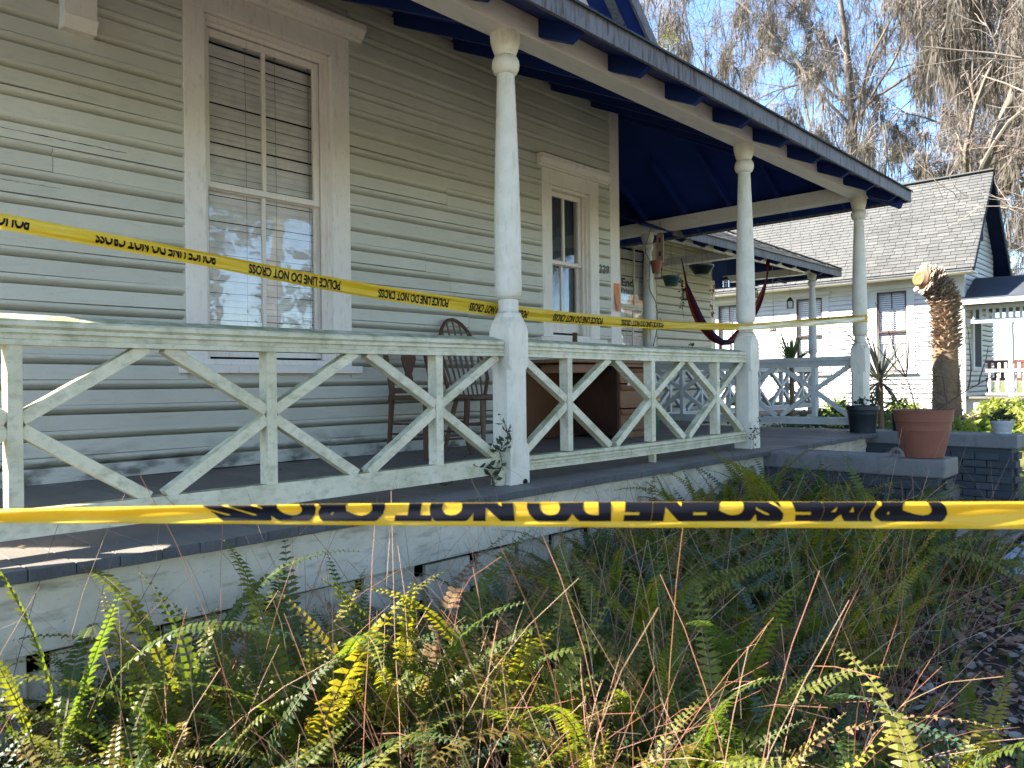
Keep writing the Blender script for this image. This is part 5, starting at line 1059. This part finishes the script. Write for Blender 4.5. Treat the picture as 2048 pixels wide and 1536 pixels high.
# ------------------------------------------------------------------ garden beyond the porch
random.seed(5)
def bush(name, label, x, y, rad, n, size, mat, z0=None, group=None):
    zb = gz(x, y) if z0 is None else z0; t = thing(name, label, 'bush', (x, y, zb), 0, group); mb = MB(); leafcloud(mb, (0, 0, rad[2] * .95), rad, n, size)
    for _ in range(4): leafcloud(mb, (ru(-.6, .6) * rad[0], ru(-.6, .6) * rad[1], rad[2] * ru(.5, 1.7)), (rad[0] * .45, rad[1] * .45, rad[2] * .5), n // 6, size)
    mb.build('foliage', M[mat], t, local=True); mb = MB()
    for _ in range(7): mb.tube([(ru(-.08, .08), ru(-.08, .08), 0), (ru(-.6, .6) * rad[0], ru(-.6, .6) * rad[1], rad[2] * 1.3)], .008, 4)
    mb.build('stems', M['stemdark'], t, local=True); return t
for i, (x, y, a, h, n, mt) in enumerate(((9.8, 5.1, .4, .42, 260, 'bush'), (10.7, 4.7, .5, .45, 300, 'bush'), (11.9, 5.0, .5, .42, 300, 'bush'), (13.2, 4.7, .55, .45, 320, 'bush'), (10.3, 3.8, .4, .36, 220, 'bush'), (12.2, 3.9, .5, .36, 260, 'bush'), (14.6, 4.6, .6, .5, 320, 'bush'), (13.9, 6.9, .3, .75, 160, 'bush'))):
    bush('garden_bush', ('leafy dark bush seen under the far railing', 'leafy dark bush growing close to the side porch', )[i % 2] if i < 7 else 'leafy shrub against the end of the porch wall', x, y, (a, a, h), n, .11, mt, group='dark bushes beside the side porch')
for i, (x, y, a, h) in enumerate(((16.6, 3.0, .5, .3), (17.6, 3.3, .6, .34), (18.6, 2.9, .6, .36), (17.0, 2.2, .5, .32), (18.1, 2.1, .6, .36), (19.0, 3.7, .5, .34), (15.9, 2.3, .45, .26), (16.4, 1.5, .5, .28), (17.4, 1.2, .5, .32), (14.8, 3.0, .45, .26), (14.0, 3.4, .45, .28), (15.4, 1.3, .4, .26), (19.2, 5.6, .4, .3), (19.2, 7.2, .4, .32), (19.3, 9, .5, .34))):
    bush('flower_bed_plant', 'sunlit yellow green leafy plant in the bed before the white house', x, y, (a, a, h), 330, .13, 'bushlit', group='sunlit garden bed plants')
t = thing('dry_grass_clump', 'pinkish tan dry grass clump at the foot of the palm trunk', 'grass clump', (17.3, 3.75, .3)); mb = MB()
for _ in range(420):
    a = ru(0, 6.28); q = ru(.05, .6); x, y = ru(-.35, .35), ru(-.4, .4); mb.tube([(x, y, 0), (x + math.cos(a) * q * .3, y + math.sin(a) * q * .3, q * .6), (x + math.cos(a) * q * .7, y + math.sin(a) * q * .7, q * .75)], .007, 3, caps=False)
mb.build('blades', M['stemtan'], t, local=True, kind='stuff')
def yucca(label, x, y, z, n, L, mat, droop, stem0, w_=.022, tri=6):
    t = thing('yucca', label, 'yucca', (x, y, stem0)); MB().tube([(0, 0, 0), (.02, 0, (z - stem0) * .6), (0, 0, z - stem0)], [.045, .04, .035], 8).build('trunk', M['palmbark'], t, local=True)
    for k in range(n):
        a = k * 2.39996; el = ru(-.55, 1.15) if droop > .3 else ru(.35, 1.4); d = Vector((math.cos(a) * math.cos(el), math.sin(a) * math.cos(el), math.sin(el))); sd_ = Vector((-math.sin(a), math.cos(a), 0)); l = L * ru(.7, 1.1); p = Vector((0, 0, z - stem0)); vs = []
        for i in range(tri + 1):
            q = i / tri; f = w_ * min(1, .5 + q * 2) * (1 - q ** 2.2) + .0015; vs += [p - sd_ * f, p + sd_ * f]; d = (d + Vector((0, 0, -droop * .12 * q * 2))).normalized(); p = p + d * l / tri
        MB().add(vs, [(2 * i, 2 * i + 1, 2 * i + 3, 2 * i + 2) for i in range(tri)]).build('blade', M[mat], t, local=True)
    return t
yucca('small green yucca with pointed leaves rising behind the far railing', 11.7, 5.05, 1.72, 34, .52, 'yucca', .15, .1, .024)
yucca('grey spiky yucca with long narrow leaves behind the corner post', 11.1, 3.55, 1.42, 120, 1.0, 'spiky', .85, .1, .013)
# ------------------------------------------------------------------ fern bed
random.seed(9)
def frond_mesh(name, L, a0, a1, pl, mats, bare=.1, ragged=0.0, flat=0.0):
    mb = MB(); ns = 14; pts = [Vector((0, 0, 0))]; ang = []; yaw = ru(-.9, .9); ph = ru(0, 6.28)
    for i in range(ns + 1):
        t = i / ns; ang.append(a0 + (a1 - a0) * t ** 1.4)
        if i < ns: pts.append(pts[-1] + Vector((math.sin(ang[-1]) * math.cos(yaw * t), math.sin(ang[-1]) * math.sin(yaw * t) + .08 * math.sin(ph + t * 5), math.cos(ang[-1]))) * L / ns)
    mb.tube(pts, [.0024 * (1 - .75 * i / ns) for i in range(ns + 1)], 3, caps=False); nb = len(mb.f)
    npair = int(L / .0155); tw = ru(-.5, .5)
    for k in range(npair):
        t = bare + (1 - bare) * (k + .5) / npair; i = min(ns - 1, int(t * ns)); f = t * ns - i; c = pts[i].lerp(pts[i + 1], f); th = ang[i] + (ang[min(ns, i + 1)] - ang[i]) * f
        T = (pts[i + 1] - pts[i]).normalized(); Sd = Vector((-T.y, T.x, 0)); Sd = Sd.normalized() if Sd.length > .05 else Vector((0, 1, 0)); Nn = Sd.cross(T) * -1.0
        if Nn.z > 0: Nn = -Nn     # Nn: lower side
        s = (t - bare) / (1 - bare); lp = pl * min(1, .55 + s * 3) * (1 - s ** 2.6) ** .8 + .003
        for sg in (-1, 1):
            if rnd() < ragged: continue
            roll = tw * t; S_ = Sd * sg; S_ = S_ * math.cos(roll) + Nn * math.sin(roll) * sg; fw = ru(.12, .38); droop = ru(-.05, .28) + flat
            d = (S_ + T * fw + Nn * droop * .5).normalized(); wv = min(.0068, lp * .24) * ru(.85, 1.1); l = lp * ru(.85, 1.08); side = (T - d * T.dot(d)).normalized(); dn = Nn * droop * l * .4
            b = c; m_ = c + d * l * .5 + Nn * -.003; e = c + d * l + dn
            mb.add([b - side * wv * .55, b + side * wv * .75, m_ + side * wv, m_ - side * wv * .8, e + side * wv * .15, e - side * wv * .15], [(0, 1, 2, 3), (3, 2, 4, 5)])
    mb.mi = [1] * nb + [0] * (len(mb.f) - nb)
    return mb.mesh(name, [mats, M['rachis']])
LIB = {}
for key, mat in (('fern', 'fern'), ('blue', 'fernblue'), ('yellow', 'fernyellow'), ('dead', 'ferndead')):
    LIB[key] = []
    for L, a0, a1, pl in ((.62, .12, 1.35, .031), (.55, .1, .75, .033), (.5, .25, 1.7, .029), (.45, .08, .5, .032), (.74, .2, 2.0, .030), (.38, .15, 1.1, .027), (.66, .3, 2.5, .029), (.58, .15, 1.1, .032), (.48, .4, 2.1, .026), (.7, .1, 1.5, .031)):
        LIB[key].append(frond_mesh('frond', L, a0, a1, pl, M[mat], .12 if L > .4 else .05, .35 if key == 'dead' else (.06 if key == 'yellow' else .02)))
ferncnt = 0
def fern(x, y, n, sc, label, mixw=(.72, .1, .13, .05), spread=(.05, .55), group='sword ferns in the bed before the porch', zup=0.0):
    t = thing('fern', label, 'fern', (x, y, gz(x, y) - .02 + zup), 0, group)
    for k in range(n):
        key = random.choices(('fern', 'blue', 'yellow', 'dead'), mixw)[0]; me = random.choice(LIB[key]); o = bpy.data.objects.new('frond', me); COL.objects.link(o); o.parent = t
        az = ru(0, 6.28); q = ru(*spread) - .1; s_ = sc * ru(.75, 1.2); o.matrix_local = Matrix.Translation((ru(-.06, .06), ru(-.06, .06), 0)) @ Matrix.Rotation(az, 4, 'Z') @ Matrix.Rotation(q, 4, 'Y') @ Matrix.Rotation(ru(-.5, .5), 4, 'Z') @ Matrix.Diagonal((s_, s_, s_, 1))
    return t
def fdep(x, y): return CF.x * x + CF.y * y
cells = []
x = -.2
while x < 6.2:
    y = .2
    while y < 2.75:
        px, py = x + ru(-.1, .1), y + ru(-.1, .1); dpt = fdep(px, py); lat = CR.x * px + CR.y * py
        lower = 1.22 + .08 * math.sin(px * 3) + max(0, px - 3.4) * .05 if px > 2.45 else .3
        if dpt > 1.5 and -1.0 < lat / dpt < .76 and lower < py < 2.76 and not (px > 5.85 and 1.4 < py): cells.append((px, py, dpt))
        y += .17 if px + py < 3.9 else .19
    x += .18
WORDS = ((-9, 'by the left skirt'), (-.36, 'below the word CROSS'), (-.17, 'below the word NOT'), (.0, 'below the word DO'), (.1, 'below the word SCENE'), (.36, 'below the word CRIME'), (.57, 'below the tape end'))
for px, py, dpt in cells:
    lit = (px + py) < 4.0; q = (CR.x * px + CR.y * py) / dpt; word = [w_ for a_, w_ in WORDS if q >= a_][-1]
    row = 'in the nearest row' if dpt < 2.3 else ('mid bed' if dpt < 3.3 else ('at bed back' if dpt < 4.4 else 'by the step wall'))
    s_ = ru(.8, 1.2) * (1.24 if lit else (1.3 if px > 4.3 else 1.08)); kind = random.choices(('fresh green', 'yellow tipped', 'bluish green', 'half dead brown', 'deep green'), (.36, .38 if lit else .12, .07, .1, .2))[0]  # more yellow fronds in the sunlit zone: sun warmth put into colour
    mw = {'fresh green': (.95, 0, .05, 0), 'yellow tipped': (.58, 0, .4, .02), 'bluish green': (.3, .66, .02, .02), 'half dead brown': (.35, .05, .2, .4), 'deep green': (.8, .16, .02, .02)}[kind]
    size = 'large' if s_ > 1.07 else ('small' if s_ < .92 else 'medium')
    if dpt < 2.1: s_ *= .85
    if py > 2.1 and px < 2.9: s_ *= .74 if py > 2.4 else .86
    fern(px, py, random.randint(9, 13), s_, f'{size} {kind} fern {row}, {word}', mw, group=f'{"sunlit" if lit else "shaded"} ferns in the bed')
fern(.66, 2.28, 6, 1.25, 'tall upright bright fern at the far left before the floor edge', (1, 0, 0, 0), (.0, .3), None, .3); fern(1.02, 2.25, 4, 1.4, 'upright bright fern reaching the floor edge left of the near post', (1, 0, 0, 0), (.0, .25), None, .2)
fern(2.5, 1.75, 7, 1.35, 'large arching sunlit fern in the middle of the bed', (.7, 0, .3, 0), (.2, .6), None, .12)
for i, (x, y, s_) in enumerate(((2.9, .85, .6), (3.25, .92, .7), (3.5, .55, .55), (3.9, .95, .8), (4.4, .8, .6), (4.15, .35, .45), (3.3, .2, .4), (5.0, .95, .9), (5.5, 1.05, 1.0), (3.7, .05, .35), (5.9, 1.15, 1.0), (6.45, 1.2, .8), (6.2, 1.25, 1.3), (6.5, 1.4, 1.2), (5.6, 1.2, 1.2), (3.5, .82, .8), (4.3, 1.05, .8), (4.8, .6, .6), (5.3, .75, .8), (6.1, .8, .8), (3.05, .5, .6), (4.7, 1.15, .9))):
    fern(x, y, random.randint(3, 5), s_ * .72, 'small green fern sprouting from the leaf litter', (.9, .1, 0, 0), (.0, .45), 'small ferns in the leaf litter')
for (x, y, s_) in ((8.75, 1.15, 1.1), (9.2, 1.6, 1.2), (9.3, 2.4, 1.1), (9.6, 3.1, 1.1), (9.4, .9, 1.2), (10.2, 1.6, 1.3), (10.0, 2.5, 1.2)):
    fern(x, y, 8, s_, 'green fern growing beyond the far step wall', (.9, .1, 0, 0), (.1, .6), 'ferns beyond the far step wall')
# thin dry stems, uncountable
mb = MB(); sc_ = 0
for i in range(2100):
    if rnd() < .2: x = ru(1.2, 2.5); y = ru(.7, 1.6)
    elif rnd() < .6: x = ru(.1, 3.6); y = ru(.8, 2.75)
    else: x = ru(3.0, 6.1); y = ru(1.0, 2.72)
    dpt = fdep(x, y)
    if dpt < 1.5: continue
    h = ru(.25, .8) * (1.25 if rnd() < .18 else 1); a = ru(0, 6.28); ln = abs(random.gauss(0, .38)); p = Vector((x, y, gz(x, y))); d = Vector((math.cos(a) * ln, math.sin(a) * ln, 1)).normalized(); c = Vector((random.gauss(0, .2), random.gauss(0, .2), ru(-.42, .04))); pts = [p]
    for k in range(6): d = (d + c * .5 + Vector((ru(-.04, .04), ru(-.04, .04), 0))).normalized(); pts.append(pts[-1] + d * h / 5)
    mb.cur = random.choices((0, 1, 2), (.5, .34, .16))[0]; r0 = ru(.0008, .0017); mb.tube(pts, [r0 * (1 - .08 * k) for k in range(7)], 3, caps=False)
mb.build('dry_stems', [M['stemred'], M['stemtan'], M['stemdark']], kind='stuff')
ds = bpy.data.objects['dry_stems']; ds['label'] = 'tangle of thin red brown dead stems over the fern bed'; ds['category'] = 'dry stems'
mb = MB()       # low creeping undergrowth under the fronds
for i in range(9000):
    x = ru(-.2, 6.1); y = ru(.3, 2.75)
    if x > 2.6 and y < 1.12 or fdep(x, y) < 1.5: continue
    mb.cur = random.choices((0, 1, 2), (.35, .4, .25))[0]; leafcloud(mb, (x, y, gz(x, y) + ru(.01, .2)), (.05, .05, .05), 1, ru(.03, .07))
mb.build('undergrowth', [M['fernblue'], M['ferndead'], M['bush']], kind='stuff'); ug = bpy.data.objects['undergrowth']; ug['label'] = 'low leafy undergrowth and dead fronds beneath the ferns'; ug['category'] = 'undergrowth'
# leaf litter
mb = MB(); pal = [M['dl0'], M['dl1'], M['dl2'], M['dl3']]
for i in range(6500):
    if rnd() < .75: x = 2.2 + 5 * rnd() ** 1.3; y = ru(-.9, 1.5)
    else: x = ru(0, 6.1); y = ru(.5, 2.75)
    if fdep(x, y) < 1.3: continue
    a = ru(0, 6.28); L = ru(.03, .07) * (1.8 if rnd() < .07 else 1); wd = L * ru(.2, .36); d = Vector((math.cos(a), math.sin(a), ru(-.3, .45))).normalized(); s_ = Vector((-math.sin(a), math.cos(a), ru(-.6, .6))).normalized(); u = d.cross(s_); cu = ru(-.02, .035); c = Vector((x, y, gz(x, y) + ru(.002, .028)))
    mb.cur = random.choices((0, 1, 2, 3), (.32, .36, .2, .12))[0]; k = cu * L * 8
    mb.add([c, c + d * L * .3 + s_ * wd + u * k, c + d * L * .3 - u * k * .4, c + d * L * .3 - s_ * wd + u * k, c + d * L * .7 + s_ * wd * .85 + u * k * 1.5, c + d * L * .7 + u * k * .2, c + d * L * .7 - s_ * wd * .85 + u * k * 1.5, c + d * L + u * k * 1.8],
           [(0, 2, 1), (0, 3, 2), (1, 2, 5, 4), (2, 3, 6, 5), (4, 5, 7), (5, 6, 7)])
mb.build('leaf_litter', pal, kind='stuff'); ll = bpy.data.objects['leaf_litter']; ll['label'] = 'brown and grey fallen leaves covering the ground at lower right'; ll['category'] = 'leaf litter'
mb = MB()
for i in range(160):
    x, y = ru(.4, 6.5), ru(2.85, 5.1); a = ru(0, 6.28); L = ru(.012, .035); c = Vector((x, y, FL + .006)); d = Vector((math.cos(a), math.sin(a), .1)); s_ = Vector((-math.sin(a), math.cos(a), .2)) * .3
    mb.add([c, c + d * L * .5 + s_ * L, c + d * L, c + d * L * .5 - s_ * L], [(0, 1, 2, 3)])
mb.build('floor_debris', M['dl3'], kind='stuff'); fd = bpy.data.objects['floor_debris']; fd['label'] = 'scattered bits of dead leaf on the grey porch floor'; fd['category'] = 'leaf debris'
# ------------------------------------------------------------------ labels that tell look-alikes apart
from collections import defaultdict
by = defaultdict(list)
for o in COL.objects:
    if o.parent is None and o.get('label'): by[o['label']].append(o)
ORD = ['leftmost', 'second', 'third', 'fourth', 'fifth', 'sixth', 'seventh', 'eighth', 'ninth', 'tenth', 'eleventh', 'twelfth', 'thirteenth', 'fourteenth', 'fifteenth', 'sixteenth', 'seventeenth', 'eighteenth', 'nineteenth', 'twentieth', 'twenty first', 'twenty second', 'twenty third', 'twenty fourth', 'twenty fifth', 'twenty sixth', 'twenty seventh']
for lab, os_ in by.items():
    if len(os_) < 2: continue
    os_.sort(key=lambda o: (CR.x * o.location.x + CR.y * o.location.y) / max(.1, fdep(o.location.x, o.location.y)))
    for i, o in enumerate(os_): o['label'] = (ORD[min(i, 26)] + ' ' + lab if i == 0 else ORD[min(i, 26)] + ' from left, ' + lab)
